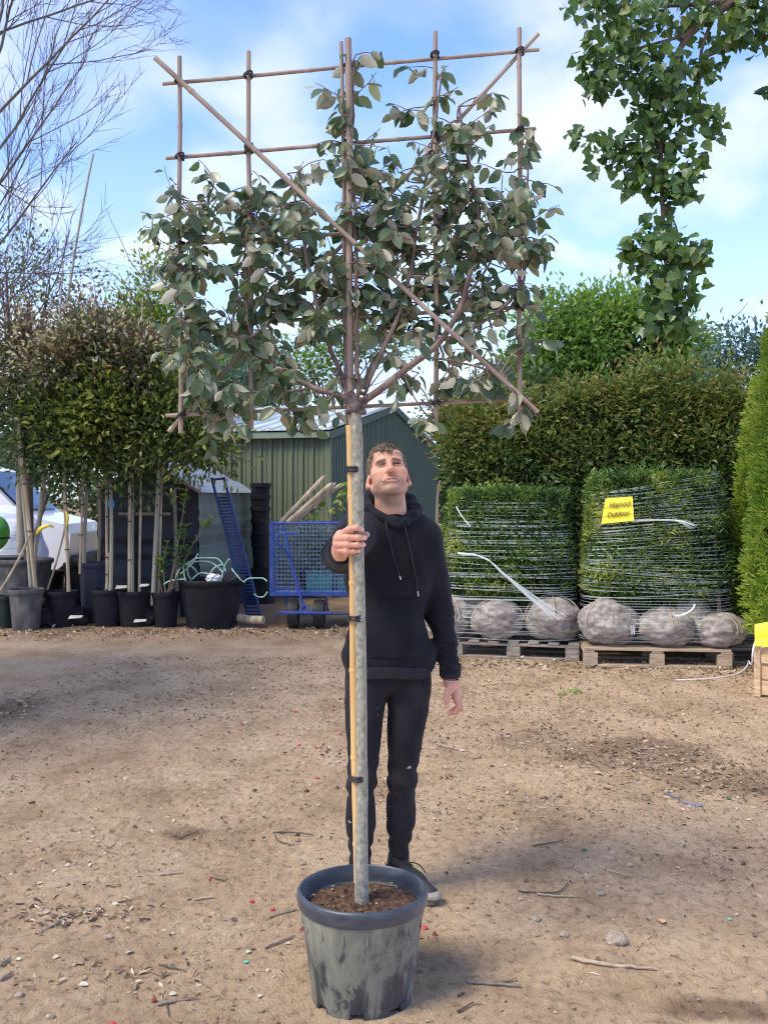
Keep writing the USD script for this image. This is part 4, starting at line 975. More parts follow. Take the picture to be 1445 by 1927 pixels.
put('side_window', extr(win, vy0 - .012, vy0 - .003), glass, van)
put('window_frame', extr(win.buffer(.035).difference(win.buffer(.002)), vy0 - .014, vy0 - .002), rubber, van)
put('windscreen', slab([(-5.50, vy0 + .12, 1.30), (-5.50, vy1 - .12, 1.30), (-6.10, vy1 - .18, 1.89), (-6.10, vy0 + .18, 1.89)], .03, (.7, 0, .7)), glass, van)
put('wing_mirror', ball((-5.95, vy0 - .12, 1.28), (.07, .1, .12), 2), rubber, van, True)
for x in (-8.6, -5.5): put('wheel', (lambda g: (np.stack([g[0][:, 0] + x, g[0][:, 2] + vy0 + .1, g[0][:, 1] + .33], 1), g[1]))(lathe([(.05, -.09), (.24, -.1), (.31, -.1), (.33, -.06), (.33, .06), (.31, .1), (.05, .1)], 24, close=True)), rubber, van, 40)
put('door_seam', box((-6.0, vy0 - .004, .5), (-5.985, vy0 - .001, 1.2)), rubber, van)
put('bumper', box((-4.9, vy0 + .05, .36), (-4.64, vy1 - .05, .62), .05), grey_plastic, van)
bagm = pm('white_woven_bag', [(.3, (.32, .40, .62)), (.45, (.62, .66, .72)), (.7, (.72, .74, .76))], scale=2.2, stretch=(.4, .4, 5), rough=.6, bump=.4, bscale=6, bdist=.03)
bc = at(8, 1000, 14.0)
solo('bulk_bag', ball((bc[0] - .1, 14.2, .68), (.62, .45, .72), 4, .10, 2, 3), bagm, 'white woven bulk bag with faded blue stripes at the left edge', 'bag', True)
solo('crate_stack', box((bc[0] - .2, 13.6, 0), (bc[0] + .5, 13.9, .72), .02), tarp_dark, 'dark boxes stacked under the bulk bag', 'boxes')
gb = at(-14, 1000, 12.9)
gbin = thing('green_bin', 'bright green rounded container cut off by the left edge', 'container', (gb[0], 12.9, .86))
put('shell', ball((gb[0], 12.9, 1.06), (.21, .21, .24), 4), pm('bright_green_plastic', [(.3, (.07, .30, .03)), (.7, (.12, .40, .06))], rough=.35, coat=.3), gbin, True)
put('band', lathe([(.20, .98), (.217, .985), (.217, 1.0), (.20, 1.005)], 32, (gb[0], 12.9, 0), True), green_plastic, gbin, 40)

# ------------------------------------------------------------------ overhanging poplar, top right: its trunk stands outside the picture
PD = 7.6
pop = thing('poplar_tree', 'leafy tree whose long drooping branch hangs down at top right', 'tree', (5.6, 8.0, 0))
fork = at(1600, -260, PD + .2)
put('trunk', tube(spline([A([5.6, 8.0, 0]), A([5.5, 8.0, 2.5]), A([5.2, 7.95, 5.0]), A([4.9, 7.9, 7.2])], 16), A([.24, .2, .16]), 12), bark_grey, pop, True)
def plimb(pts, rad, d=PD):
    return tube(spline([A(p) if len(p) == 3 else at(p[0], p[1], d) for p in pts], 18), A([rad, rad * .45]), 7)
for pts, rad in (([(5.2, 7.95, 5.0), (1560, -80), (1440, -30), (1330, 35), (1285, 75)], .06), ([(1300, 60), (1265, 120), (1246, 200), (1243, 260), (1246, 380), (1250, 450), (1258, 560)], .024), ([(1345, 30), (1318, 110), (1316, 170), (1320, 215)], .016),
                 ([(1243, 225), (1200, 262), (1110, 265)], .010), ([(1300, 62), (1200, 90), (1120, 110)], .014), ([(1380, 0), (1200, 10), (1090, 0)], .02), ([(1246, 385), (1265, 410), (1276, 440)], .012), ([(5.2, 7.95, 5.0), (1640, 40), (1480, 60), (1390, 80), (1330, 105)], .03), ([(5.2, 7.95, 5.05), (1600, -160), (1400, -120), (1250, -60)], .05)):
    put('limb', plimb(pts, rad), bark_brown, pop, True)
pb = [(1130, 8, 62, 28, 66), (1180, 58, 75, 40, 110), (1300, 25, 110, 40, 130), (1400, 60, 60, 40, 90), (1110, 105, 26, 18, 22), (1180, 130, 85, 55, 160), (1255, 165, 60, 60, 150), (1125, 162, 36, 26, 30), (1330, 125, 32, 26, 26), (1240, 235, 55, 40, 90), (1335, 225, 38, 34, 46), (1085, 252, 16, 16, 12), (1130, 272, 46, 26, 44), (1200, 290, 52, 40, 72), (1290, 300, 38, 46, 56), (1112, 310, 14, 14, 9), (1178, 345, 22, 20, 16), (1265, 362, 44, 34, 60), (1225, 320, 40, 34, 50), (1195, 470, 30, 36, 36), (1250, 465, 64, 36, 96), (1300, 480, 34, 34, 44), (1262, 535, 56, 46, 120), (1252, 592, 48, 36, 76), (1283, 612, 22, 22, 24), (1240, 420, 30, 22, 16), (1450, 165, 12, 14, 8), (1440, 20, 60, 40, 80), (1520, 20, 60, 60, 60), (1230, -40, 140, 40, 120), (1420, -50, 120, 50, 120), (1560, -100, 100, 60, 90)]
r = np.random.default_rng(17)
pos, tint = [], []
for (px, py, rx, ry, n) in pb:
    n = int(n * 1.12)
    q = r.normal(size=(n, 3)) * .48
    q = q / np.maximum(1, np.linalg.norm(q, axis=1, keepdims=True))
    s = PD / FL
    pos.append(at(px, py, PD) + q * A([rx * s * 1.15, rx * s * .8, ry * s * 1.15]))
    tint.append(np.clip(.42 + r.normal() * .10 + r.normal(size=n) * .18, 0, 1))
pos, tint = np.vstack(pos), np.concatenate(tint)
n = len(pos)
ax = unit(r.normal(size=(n, 3)) * .55 + A([-.1, -.25, -.75]))
up = unit(r.normal(size=(n, 3)) * .45 + A([-.35, -.75, .45]))
L = .088 * (.65 + .6 * r.random(n))
ok = r.permutation(n)
inframe = ok[(pos[ok, 0] / pos[ok, 1] * FL + CX < 1440) & (HY - (pos[ok, 2] - CAMZ) / pos[ok, 1] * FL > 4)]
big_ = inframe[np.argsort(-L[inframe])][:300]
rest_ = np.setdiff1d(np.arange(n), big_)
for i in big_:
    v, f, tt = leaves(pos[i:i + 1], ax[i:i + 1], up[i:i + 1], L[i], L[i] * .92, LOBED, tint[i:i + 1])
    put('leaf', (v, f), look_poplar, pop, False, tt)
v, f, tt = leaves(pos[rest_], ax[rest_], up[rest_], L[rest_], L[rest_] * .92, LOBED, tint[rest_])
put('foliage', (v, f), look_poplar, pop, False, tt, kind='stuff')

# a leafy tree outside the picture on the left, whose shade lies on the ground
tree('shading_tree', 'leafy tree just outside the left edge shading the yard', [((-5.3, 5.2, 4.4), (1.1, 1.0, .9), 90), ((-4.9, 6.4, 4.9), (1.1, 1.0, .9), 90), ((-5.9, 7.4, 4.6), (1.2, 1.1, 1.0), 80)], look_dark, (-5.6, 6.2, 0), .14, 141, per=55, clump=.24, L=.10)

# ------------------------------------------------------------------ the potted pleached tree in the foreground
DT = 3.12
pc = A([at(682, 1700, DT)[0], DT, 0])
PR, PH = .199, .335
potm = usdkit.material(stage, '/World/Looks/muddy_pot_plastic', {
    'g': ('geometry', {}), 'm': ('mapping', {'scale': (1, 1, .55)}), 'n': ('noise_texture', {'scale': 9., 'detail': 8., 'roughness': .68, 'distortion': .6}),
    'm2': ('mapping', {'scale': (1, 1, .18)}), 'n2': ('noise_texture', {'scale': 26., 'detail': 5., 'roughness': .6}),
    's': ('separate_xyz', {}), 'zr': ('map_range', {'from_min': .0, 'from_max': .30, 'to_min': .62, 'to_max': .42}), 'ad': ('math', {'math_type': 'multiply_add', 'value2': .42}), 'ad2': ('math', {'math_type': 'subtract'}),
    'r': ('rgb_ramp', {'ramp': [(.02, (.020, .023, .028)), (.12, (.045, .05, .052)), (.18, (.13, .133, .108)), (.36, (.19, .19, .142)), (.6, (.31, .295, .22))]}),
    'n3': ('noise_texture', {'scale': 90., 'detail': 3.}), 'b': ('bump', {'strength': .25, 'distance': .004}), 'rr': ('rgb_ramp', {'ramp': [(.12, (.42,) * 3), (.25, (.9,) * 3)]}),
    'p': ('principled_bsdf', {'specular_ior_level': .4})},
    [('g.position', 'm.vector'), ('m.vector', 'n.vector'), ('g.position', 'm2.vector'), ('m2.vector', 'n2.vector'), ('g.position', 's.vector'), ('s.z', 'zr.value'), ('n2.fac', 'ad.value1'), ('n.fac', 'ad.value3'),
     ('ad.value', 'ad2.value1'), ('zr.result', 'ad2.value2'), ('ad2.value', 'r.fac'), ('r.color', 'p.base_color'), ('ad2.value', 'rr.fac'), ('rr.color', 'p.roughness'), ('g.position', 'n3.vector'), ('n3.fac', 'b.height'), ('b.normal', 'p.normal')], surface='p.BSDF')
rimm = pm('slate_rim_plastic', [(.3, (.022, .028, .038)), (.55, (.04, .048, .060)), (.66, (.06, .066, .074)), (.74, (.20, .19, .16))], scale=14, stretch=(1, 1, 2.5), rough=.42, spec=.5, bump=.05)
fpot = thing('plant_pot', 'mud smeared dark plastic pot in the foreground holding the tall tree', 'plant pot', pc)
rb = .157
wall = [(rb * .6, .012), (rb * .93, .012), (rb * .985, .018), (rb, .03), (rb * 1.02, .06), (.186, PH - .075), (.189, PH - .07), (.190, PH - .052), (.176, PH - .05), (.172, PH - .10), (.14, .03), (.05, .028)]
v, f = lathe(wall, 72, pc)
a = np.arctan2(v[:, 1] - pc[1], v[:, 0] - pc[0])
bulge = 1 + .006 * np.sin(a * 2 + 1) + .008 * (meshkit.fbm(np.stack([np.cos(a) * 2, np.sin(a) * 2, v[:, 2] * 9], -1), 3, 4) - .5)
v[:, :2] = pc[:2] + (v[:, :2] - pc[:2]) * bulge[:, None]
put('wall', (v, f), potm, fpot, 40)
rim = [(.186, PH - .048), (.196, PH - .048), (.2005, PH - .042), (.2025, PH - .02), (.2015, PH - .008), (.197, PH - .001), (.191, PH), (.186, PH - .005), (.181, PH - .03), (.178, PH - .07), (.1745, PH - .07), (.1765, PH - .049)]
put('rim', lathe(rim, 96, pc, True), rimm, fpot, 50)
for k in range(8):
    g0 = k * math.pi / 4 + .05
    seg = np.linspace(g0, g0 + .52, 8)
    o_ = [[(rr * math.cos(g), rr * math.sin(g), z) for g in seg] for rr, z in ((rb * .80, .0), (rb * .99, .0), (rb * 1.006, .03), (rb * .80, .03))]
    o_ = A(o_).transpose(1, 0, 2) + pc
    n_ = 8
    vv = o_.reshape(-1, 3); ff = []
    for i in range(n_ - 1):
        for j in range(4): q = (4 * i + j, 4 * i + (j + 1) % 4, 4 * i + 4 + (j + 1) % 4, 4 * i + 4 + j); ff += [(q[0], q[1], q[2]), (q[0], q[2], q[3])]
    ff += [(0, 3, 2), (0, 2, 1)] + [(28, 29, 30), (28, 30, 31)]
    put('foot', (vv, A(ff)[:, ::-1]), potm, fpot)
for k in range(16):
    g = k * math.pi / 8 + .1
    e = A([math.cos(g), math.sin(g), 0]); s_ = A([-math.sin(g), math.cos(g), 0])
    put('rib', box((-.004, -.004, 0), (.004, .004, .05), .002, A([e, s_, A([0, 0, 1.])]), pc + e * .184 + A([0, 0, PH - .103])), potm, fpot)
# soil
ga, gr = np.meshgrid(np.linspace(0, 2 * np.pi, 121)[:-1], np.linspace(0, 1, 46), indexing='ij')
sx, sy = gr * .178 * np.cos(ga), gr * .178 * np.sin(ga)
sp3 = np.stack([sx, sy, np.zeros_like(sx)], -1)
sz = PH - .062 + .020 * (1 - gr ** 2) + (meshkit.fbm(sp3 * 22, 4, 3) - .5) * .034 + np.clip(meshkit.fbm(sp3 * 70, 2, 7) - .5, 0, 1) * .03 * (1 - gr ** 6)
sv = np.stack([sx, sy, sz], -1).reshape(-1, 3) + pc
i, j = np.meshgrid(np.arange(120), np.arange(45), indexing='ij')
q = np.stack([i * 46 + j, i * 46 + j + 1, (i + 1) % 120 * 46 + j + 1, (i + 1) % 120 * 46 + j], -1).reshape(-1, 4)
solo('potting_soil', (sv, q[:, ::-1]), compost, 'crumbly brown soil filling the foreground pot', 'soil', True, kind='stuff')
r = np.random.default_rng(41)
bits = [ball(pc + A([rr * math.cos(g), rr * math.sin(g), PH - .045 + .006 * r.random()]), A([1, .8, .5]) * (.002 + .004 * r.random() ** 2), 1, .5, 2, k) for k, (rr, g) in enumerate(zip(.165 * np.sqrt(r.random(90)), r.random(90) * 6.28))]
bits += [ball(at(625 + 22 * r.normal(), 1694 + 8 * r.normal(), DT - .09) * A([1, 1, 0]) + A([0, 0, PH - .043]), A([1, .8, .6]) * (.002 + .004 * r.random()), 1, .5, 2, k) for k in range(26)]
perl = pm('perlite_and_chips', [(.3, (.09, .05, .03)), (.55, (.22, .14, .09)), (.72, (.55, .46, .38))], scale=45, rough=.9)
solo('soil_chips', bits, perl, 'pale chips and perlite scattered on the pot soil', 'chips', kind='stuff')

tree_ = thing('pleached_tree', 'tall pleached evergreen with straight grey trunk and silvery leaves held by the man', 'tree', pc + A([0, 0, PH - .06]))
T_ = lambda px, py, dy=0.0: at(px, py, DT + dy)
tp = spline([T_(681, 1712), T_(680, 1600), T_(681, 1460), T_(680, 1330), T_(678, 1180), T_(674, 1020), T_(673, 900), T_(670, 790), T_(668, 768)], 60)
v, f = tube(tp, A([.0235, .0195, .0178, .0175, .0172, .0175, .0180, .0185]), 18)
vn = unit(v - tp[np.minimum(np.arange(len(v)) // 18, 59)])
v = v + vn * ((meshkit.fbm(v * A([40, 40, 14.]), 3, 5) - .5) * .0035)[:, None]
put('trunk', (v, f), bark_grey, tree_, True)
# knuckle where the limbs start
K = Field(T_(668, 768) - A([.07, .07, .07]), T_(668, 768) + A([.07, .07, .09]), .003)
K.add(K.ell(T_(668, 768), (.027, .025, .021)), .008)
for (px, py, dx, rr) in ((652, 750, .0, .012), (690, 748, .0, .013), (676, 742, -.012, .010), (660, 740, .012, .012), (684, 775, -.01, .008), (655, 772, -.012, .009)):
    K.add(K.cone(T_(668, 766), T_(px, py, dx), .02, rr), .010)
K.f += ((meshkit.fbm(K.p * 70., 3, 2) - .5) * .010).astype(np.float32)
knuckle_bark = pm('dark_knuckle_bark', [(.3, (.035, .025, .024)), (.5, (.09, .068, .06)), (.7, (.18, .14, .12))], scale=50, rough=.9, bump=.5, bscale=120)
put('graft_knuckle', K.mesh(), knuckle_bark, tree_, True)
limb_bark = pm('reddish_limb_bark', [(.3, (.085, .05, .04)), (.5, (.15, .10, .078)), (.7, (.24, .175, .14))], scale=30, stretch=(1, 1, .6), rough=.7, bump=.25)
cutw = pm('fresh_cut_wood', (.62, .54, .36), rough=.8)
limbs = [([(664, 762, 0), (640, 745, 0), (590, 728, .02), (530, 695, .03), (470, 655, .03), (420, 620, .03), (365, 585, .03)], .0115), ([(674, 760, 0), (700, 744, 0), (760, 697, .01), (830, 640, .02), (872, 560, .03), (900, 420, .03), (880, 300, .03), (862, 200, .03)], .0135),
         ([(676, 745, -.01), (672, 660, 0), (672, 600, .01), (668, 420, .02), (662, 250, .03), (668, 120, .03)], .009), ([(656, 755, .01), (636, 690, .03), (610, 620, .03), (575, 480, .03), (548, 330, .03)], .010), ([(678, 755, .01), (720, 660, .03), (762, 560, .03), (790, 400, .03), (815, 250, .03), (830, 140, .03)], .0095),
         ([(420, 620, .03), (365, 560, .03), (338, 470, .03), (330, 370, .03)], .006), ([(480, 660, .03), (460, 530, .03), (468, 400, .03)], .006), ([(470, 655, .03), (400, 670, .03), (350, 700, .03), (400, 790, .0)], .005), ([(590, 728, .02), (520, 738, .02), (430, 735, .02)], .005),
         ([(830, 640, .02), (920, 598, .03), (985, 520, .03), (990, 380, .03), (1006, 240, .02)], .007), ([(790, 672, .02), (890, 690, .0), (975, 740, -.01), (1012, 785, -.02)], .005), ([(872, 560, .03), (930, 470, .03), (945, 330, .03)], .005), ([(610, 620, .03), (560, 590, .03), (500, 560, .03)], .005), ([(420, 620, .03), (330, 560, .02), (288, 500, .0)], .004)]
skel = []
for pts, rad in limbs:
    p = spline([T_(*q) for q in pts], 26)
    p[2:] += (meshkit.noise(p[2:] * 14.)[:, None] - .5) * .012
    put('limb', tube(p, A([rad * .85, rad * .62, rad * .3]), 8), limb_bark, tree_, True)
    skel.append(p[4:])
for (px, py, dx) in ((680, 746, -.022), (683, 735, -.012)):
    b = put('cut_stub', tube([T_(px - 3, py + 9, dx + .012), T_(px, py, dx)], .0065, 10), limb_bark, tree_)
    c = T_(px, py, dx); e = unit(T_(px, py, dx) - T_(px - 3, py + 9, dx + .012))
    put('cut_face', tube([c + e * .0005, c + e * .0015], .0058, 10), cutw, b)
skel = np.vstack(skel); skt = cKDTree(skel)
# shoots with alternate leaves
zones = [(330, 410, 40, 60, 9), (325, 500, 45, 60, 11), (312, 560, 26, 45, 6), (340, 620, 55, 45, 11), (350, 690, 60, 45, 12), (420, 740, 60, 35, 9), (400, 790, 32, 34, 5), (410, 365, 35, 35, 4), (400, 440, 40, 40, 3), (470, 420, 48, 70, 12), (450, 530, 55, 50, 11), (500, 560, 55, 55, 11), (440, 640, 60, 45, 12), (510, 690, 48, 50, 9), (520, 750, 40, 25, 4),
         (470, 345, 35, 30, 4), (550, 330, 30, 30, 3), (560, 410, 55, 65, 13), (590, 500, 58, 65, 15), (600, 600, 50, 45, 10), (655, 560, 40, 45, 7), (670, 112, 22, 22, 2), (662, 190, 26, 50, 5), (640, 250, 36, 40, 5), (665, 320, 48, 50, 10), (690, 410, 62, 60, 15), (680, 500, 58, 50, 12), (745, 350, 42, 50, 7), (760, 450, 55, 55, 12), (770, 550, 52, 50, 9), (725, 665, 26, 40, 3),
         (820, 135, 25, 30, 2), (810, 190, 30, 35, 3), (865, 215, 50, 45, 6), (925, 165, 20, 18, 2), (850, 290, 58, 50, 10), (870, 370, 66, 55, 14), (850, 450, 60, 55, 12), (910, 430, 46, 60, 10), (820, 530, 46, 45, 8), (885, 550, 50, 48, 8), (800, 630, 42, 36, 4), (850, 680, 36, 32, 4), (890, 720, 40, 26, 4), (1004, 245, 22, 30, 2), (990, 310, 30, 45, 4), (985, 400, 36, 50, 9), (1000, 470, 38, 40, 8), (975, 540, 28, 50, 6), (985, 640, 20, 50, 4), (1000, 760, 22, 32, 3), (930, 610, 32, 30, 2), (620, 715, 40, 25, 3), (570, 745, 40, 20, 3), (735, 600, 40, 36, 5), (905, 640, 36, 34, 4), (935, 690, 36, 34, 4), (700, 605, 26, 36, 3), (775, 715, 40, 28, 3), (930, 560, 34, 34, 4), (960, 470, 34, 40, 4), (820, 770, 40, 20, 2)]
r = np.random.default_rng(43)
LP, LA, LU, LL, LW, LT = [], [], [], [], [], []
twigs = []
s = DT / FL
for (px, py, rx, ry, n) in zones:
    n = int(round(n * 1.08))
    low = py > 660
    for k in range(n):
        q = r.normal(size=2) * .50
        q /= max(1, np.linalg.norm(q))
        c = at(px + (670 - px) * .035 + q[0] * rx * .78, py + q[1] * ry * .95 + 8, DT + .055 + .05 * r.normal())
        d, near = skt.query(c)
        base = skel[near]
        d0 = unit(A([.8 * r.normal(), .55 * r.normal(), (-.35 if low and r.random() < .55 else .75) + .45 * r.normal()]))
        m = int(r.integers(5, 8)); ln = (.055 + .085 * r.random()) * (1 if m < 8 else 1.1)
        pts = [c]
        for i in range(5): d0 = unit(d0 + r.normal(size=3) * .18 + A([0, 0, -.05])); pts.append(pts[-1] + d0 * ln / 5)
        pts = A(pts)
        link = spline([base, (base + c) / 2 + r.normal(size=3) * .012, c], 5)[:-1] if .01 < d < .28 else pts[:0]
        twigs.append(tube(np.vstack([link, pts]), A([.0026, .0020, .0012]), 4, False))
        for i in range(m):
            u = (i + .4) / m
            b = A([np.interp(u * 5, np.arange(6), pts[:, a]) for a in range(3)])
            g = i * 2.5 + r.random() * .9
            o = unit(A([math.cos(g), .75 * math.sin(g), .25 + .35 * r.normal()]) * .85 + d0 * .30 + A([0, -.10, -.95]))
            L = (.034 + .026 * r.random()) * (1.15 if u < .7 else .85)
            LP.append(b + o * .006); LA.append(o)
            LU.append(unit((A([-.25, -.75, .55]) if r.random() < .70 else A([.1, .75, .35])) + r.normal(size=3) * .55)); LL.append(L); LW.append(L * (.50 + .14 * r.random())); LT.append(np.clip(.40 + .22 * r.normal(), 0, 1))
LP, LA, LU, LL, LW, LT = map(np.array, (LP, LA, LU, LL, LW, LT))
put('twigs', twigs, limb_bark, tree_, False, kind='stuff')
o = np.argsort(-LL)
for i in o[:300]:
    v, f, tt = leaves(LP[i:i + 1], LA[i:i + 1], LU[i:i + 1], LL[i], LW[i], OVAL, LT[i:i + 1])
    v = v + (meshkit.noise(v * 60.)[:, None] - .5) * .004
    put('leaf', (v, f), look_elae, tree_, True, tt)
i = o[300:]
v, f, tt = leaves(LP[i], LA[i], LU[i], LL[i], LW[i], OVAL, LT[i])
v = v + (meshkit.noise(v * 60.)[:, None] - .5) * .004
put('foliage', (v, f), look_elae, tree_, True, tt, kind='stuff')

# bamboo frame tied to the tree
cane_dull = pm('mauve_tan_bamboo', [(.3, (.19, .135, .10)), (.5, (.27, .20, .15)), (.7, (.36, .28, .21))], scale=12, stretch=(1, 1, .15), rough=.55, bump=.05)  # darker, greyer tan than the cane along the trunk
cane_gold = pm('golden_bamboo', [(.3, (.42, .235, .075)), (.5, (.58, .36, .13)), (.7, (.66, .45, .20))], scale=10, stretch=(1, 1, .12), rough=.42, bump=.04)
frame = thing('bamboo_frame', 'lashed bamboo cane frame with two diagonals behind and across the leaves', 'frame', T_(668, 780, .03))
def cane(a, b, ra, rb_, look, nodes=.27, name='cane', ph=.1):
    a, b = A(a), A(b)
    ln = np.linalg.norm(b - a)
    u, rad = [], []
    ks = np.arange(ph, ln, nodes)
    st = sorted(set([0.0, ln] + [x for k in ks for x in (k - .010, k - .003, k, k + .004, k + .010) if 0 < x < ln]))
    for x in st:
        bump = max([1.16 if abs(x - k) < .0045 else 0.965 if 1e-6 < x - k < .012 else 1 for k in ks] or [1])
        u.append(x / ln); rad.append((ra + (rb_ - ra) * x / ln) * bump)
    p = A([a + (b - a) * t + A([.002, .002, 0]) * math.sin(t * 9 + a[0] * 9) for t in u])
    n = len(p)
    v, f = tube(p, 1.0, 12)
    for i in range(n): v[i * 12:(i + 1) * 12] = p[i] + (v[i * 12:(i + 1) * 12] - p[i]) * rad[i]
    return put(name, (v, f), look, frame, 40)
cr_ = .0072
for (x0, y0, x1, y1, dd, rad) in ((337, 105, 340, 815, .062, cr_), (467, 95, 474, 808, .062, cr_), (643, 78, 652, 806, .050, .0060), (818, 58, 821, 795, .062, cr_), (978, 52, 978, 793, .062, cr_)):
    cane(T_(x0, y0, dd), T_(x1, y1, dd), rad, rad * 1.05, cane_dull, ph=.12 + .1 * (x0 % 3))
for (x0, y0, x1, y1, dd, rad) in ((306, 157, 1014, 92, .082, .0062), (312, 297, 1008, 241, .082, .0064), (350, 458, 1018, 416, .082, .0064), (498, 605, 1017, 576, .082, .0062), (312, 782, 1000, 750, .082, .0060)):
    cane(T_(x0, y0, dd), T_(x1, y1, dd), rad, rad * .95, cane_dull, ph=.2)
cane(T_(292, 108, .0), T_(1012, 776, -.01), .0080, .0072, cane_dull, ph=.15)
cane(T_(1014, 63, .100), T_(316, 812, .100), .0068, .0064, cane_dull, ph=.1)
cane(T_(656, 72, .028), T_(659, 800, .012), .0105, .0104, cane_dull, ph=.3)
cane(T_(659, 800, .0085), T_(672, 1662, .0085), .0118, .0125, cane_gold, ph=.22)
# rubber ties at the crossings
def tie(px, py, dd, w=.0125, h=.008):
    c = T_(px, py, dd)
    rr = np.random.default_rng(int(px * 7 + py))
    g = []
    for k in range(3):
        th = np.linspace(0, 2 * np.pi, 13)
        a1, a2 = rr.normal() * .5, (k - 1) * h * .5
        g.append(tube(np.stack([c[0] + w * np.cos(th), c[1] + w * 1.6 * np.sin(th), c[2] + a2 + w * .7 * np.cos(th) * math.tan(np.clip(a1, -.9, .9))], -1), .0030, 5, False))
    g.append(tube([c + A([.002, -w * 1.6, 0]), c + A([.009, -w * 1.9, -.014])], .003, 4))
    put('tie', g, rubber, frame)
for (px, py) in ((337, 153), (467, 141), (655, 123), (818, 102), (978, 95), (338, 294), (469, 283), (654, 268), (819, 254), (978, 243), (820, 428), (978, 419), (654, 440), (820, 588), (978, 578), (656, 596), (341, 781), (821, 757), (980, 751), (340, 458), (468, 276), (654, 446), (985, 757)):
    tie(px, py, .062)
for (py, n, w) in ((883, 4, .026), (1163, 4, .027), (1464, 4, .026)):
    c = T_(np.interp(py, [800, 1660], [666, 677]), py, .004)
    g = []
    for k in range(n):
        th = np.linspace(0, 2 * np.pi, 22)
        sl_ = (.0 if py != 1163 else (k % 2 - .5) * .5)
        g.append(tube(np.stack([c[0] + w * np.cos(th), c[1] + .0225 * np.sin(th), c[2] + (k - 1.5) * .0042 + sl_ * .02 * np.cos(th)], -1), .0030, 5, False))
    
    put('trunk_tie', g, rubber, frame)

# ------------------------------------------------------------------ the man
PDp = 3.88
H_ = lambda px, py, dy=0.0: at(px, py, PDp + dy)
man = thing('person', 'man in black hoodie and dark joggers gripping the trunk and looking up', 'person', (H_(725, 900)[0], PDp, 0))
def euler(rx, ry, rz):
    cx, sx, cy, sy, cz, sz = *[f(math.radians(a)) for a in (rx,) for f in (math.cos, math.sin)], *[f(math.radians(a)) for a in (ry,) for f in (math.cos, math.sin)], *[f(math.radians(a)) for a in (rz,) for f in (math.cos, math.sin)]
    X = A([[1, 0, 0], [0, cx, -sx], [0, sx, cx]]); Y = A([[cy, 0, sy], [0, 1, 0], [-sy, 0, cy]]); Z = A([[cz, -sz, 0], [sz, cz, 0], [0, 0, 1]])
    return Z @ Y @ X
# head frame: x picture right, y backwards (away from the camera), z up; face looks along -y
HC = H_(730, 897, .03)
HR = euler(-26, -5, 6) @ np.diag([1.0, 1.0, .94])       # chin up, tilt, turn
hw = lambda p: A(p) @ HR.T + HC
E = 1.0
hd = Field((-.10, -.135, -.165), (.10, .115, .125), .0021)
q = hd
q.add(q.ell((0, .012, .036), (.0755, .096, .082)), 0)
q.add(q.ell((0, -.034, -.022), (.0655, .064, .086)), .02)
for s in (-1, 1):
    q.add(q.cone((s * .0515, .004, -.050), (s * .013, -.076, -.098), .0220, .0180), .020)
    q.add(q.ell((s * .047, -.064, -.018), (.021, .018, .018)), .022)
    q.add(q.ell((s * .036, -.058, -.052), (.020, .018, .024)), .02)
    q.add(q.cone((s * .011, -.0965, .0225), (s * .045, -.0825, .0235), .0095, .008), .012)
q.add(q.ell((0, -.082, -.103), (.021, .016, .014)), .016)
q.add(q.ell((0, -.066, .062), (.052, .030, .035)), .03)
for s in (-1, 1):
    q.cut(q.ell((s * .030, -.101, .0095), (.020, .017, .0105)), .009)
    q.add(q.ell((s * .030, -.0785, .0075), (.0160, .0105, .0095)), .005)           # lids over the eyeball
    q.cut(q.cone((s * .0180, -.0950, .0095), (s * .0420, -.0900, .0072), .0024), .0020)
    q.add(q.cone((s * .019, -.095, .0035), (s * .041, -.089, .002), .0028), .004)
q.add(q.cone((0, -.096, .018), (0, -.1185, -.029), .0085, .0115), .012)
q.add(q.ell((0, -.1185, -.031), (.0115, .0115, .0105)), .008)
for s in (-1, 1):
    q.add(q.ell((s * .0135, -.107, -.0345), (.0085, .0105, .0075)), .006)
    q.cut(q.ell((s * .0068, -.1135, -.0425), (.0042, .0058, .0035)), .003)
    q.cut(q.cone((s * .0195, -.101, -.033), (s * .040, -.080, -.066), .0028), .007)  # folds beside the mouth
q.add(q.ell((0, -.088, -.064), (.033, .014, .017)), .014)
q.add(q.cone((-.020, -.0975, -.0590), (.020, -.0975, -.0590), .0042), .006)
q.add(q.cone((-.017, -.0960, -.0710), (.017, -.0960, -.0710), .0050), .006)
for s in (-1, 1): q.cut(q.cone((0, -.1035, -.0640), (s * .0275, -.0915, -.0705), .0018), .0022)
q.cut(q.cone((-.012, -.102, -.0835), (.012, -.102, -.0835), .003), .008)
for s in (-1, 1):                                                                    # ears
    q.add(q.ell((s * .078, .012, -.012), (.0085, .0195, .0325), euler(0, s * -14, 0) @ euler(12, 0, 0)), .004)
    q.cut(q.ell((s * .086, .004, -.010), (.0055, .0105, .019)), .003)
    q.add(q.ell((s * .0765, .003, -.036), (.0065, .009, .010)), .004)
neck_w = H_(737, 985, .045)
neck = (neck_w - HC) @ np.linalg.inv(HR).T
q.add(q.cone((0, .018, -.05), neck, .058, .064), .018)
q.add(q.cone((0, -.012, -.085), neck + A([0, -.045, .02]), .018, .02), .03)
hv, hf = q.mesh()
hv = np.array(trimesh.smoothing.filter_taubin(trimesh.Trimesh(hv, hf, process=False), iterations=3).vertices)
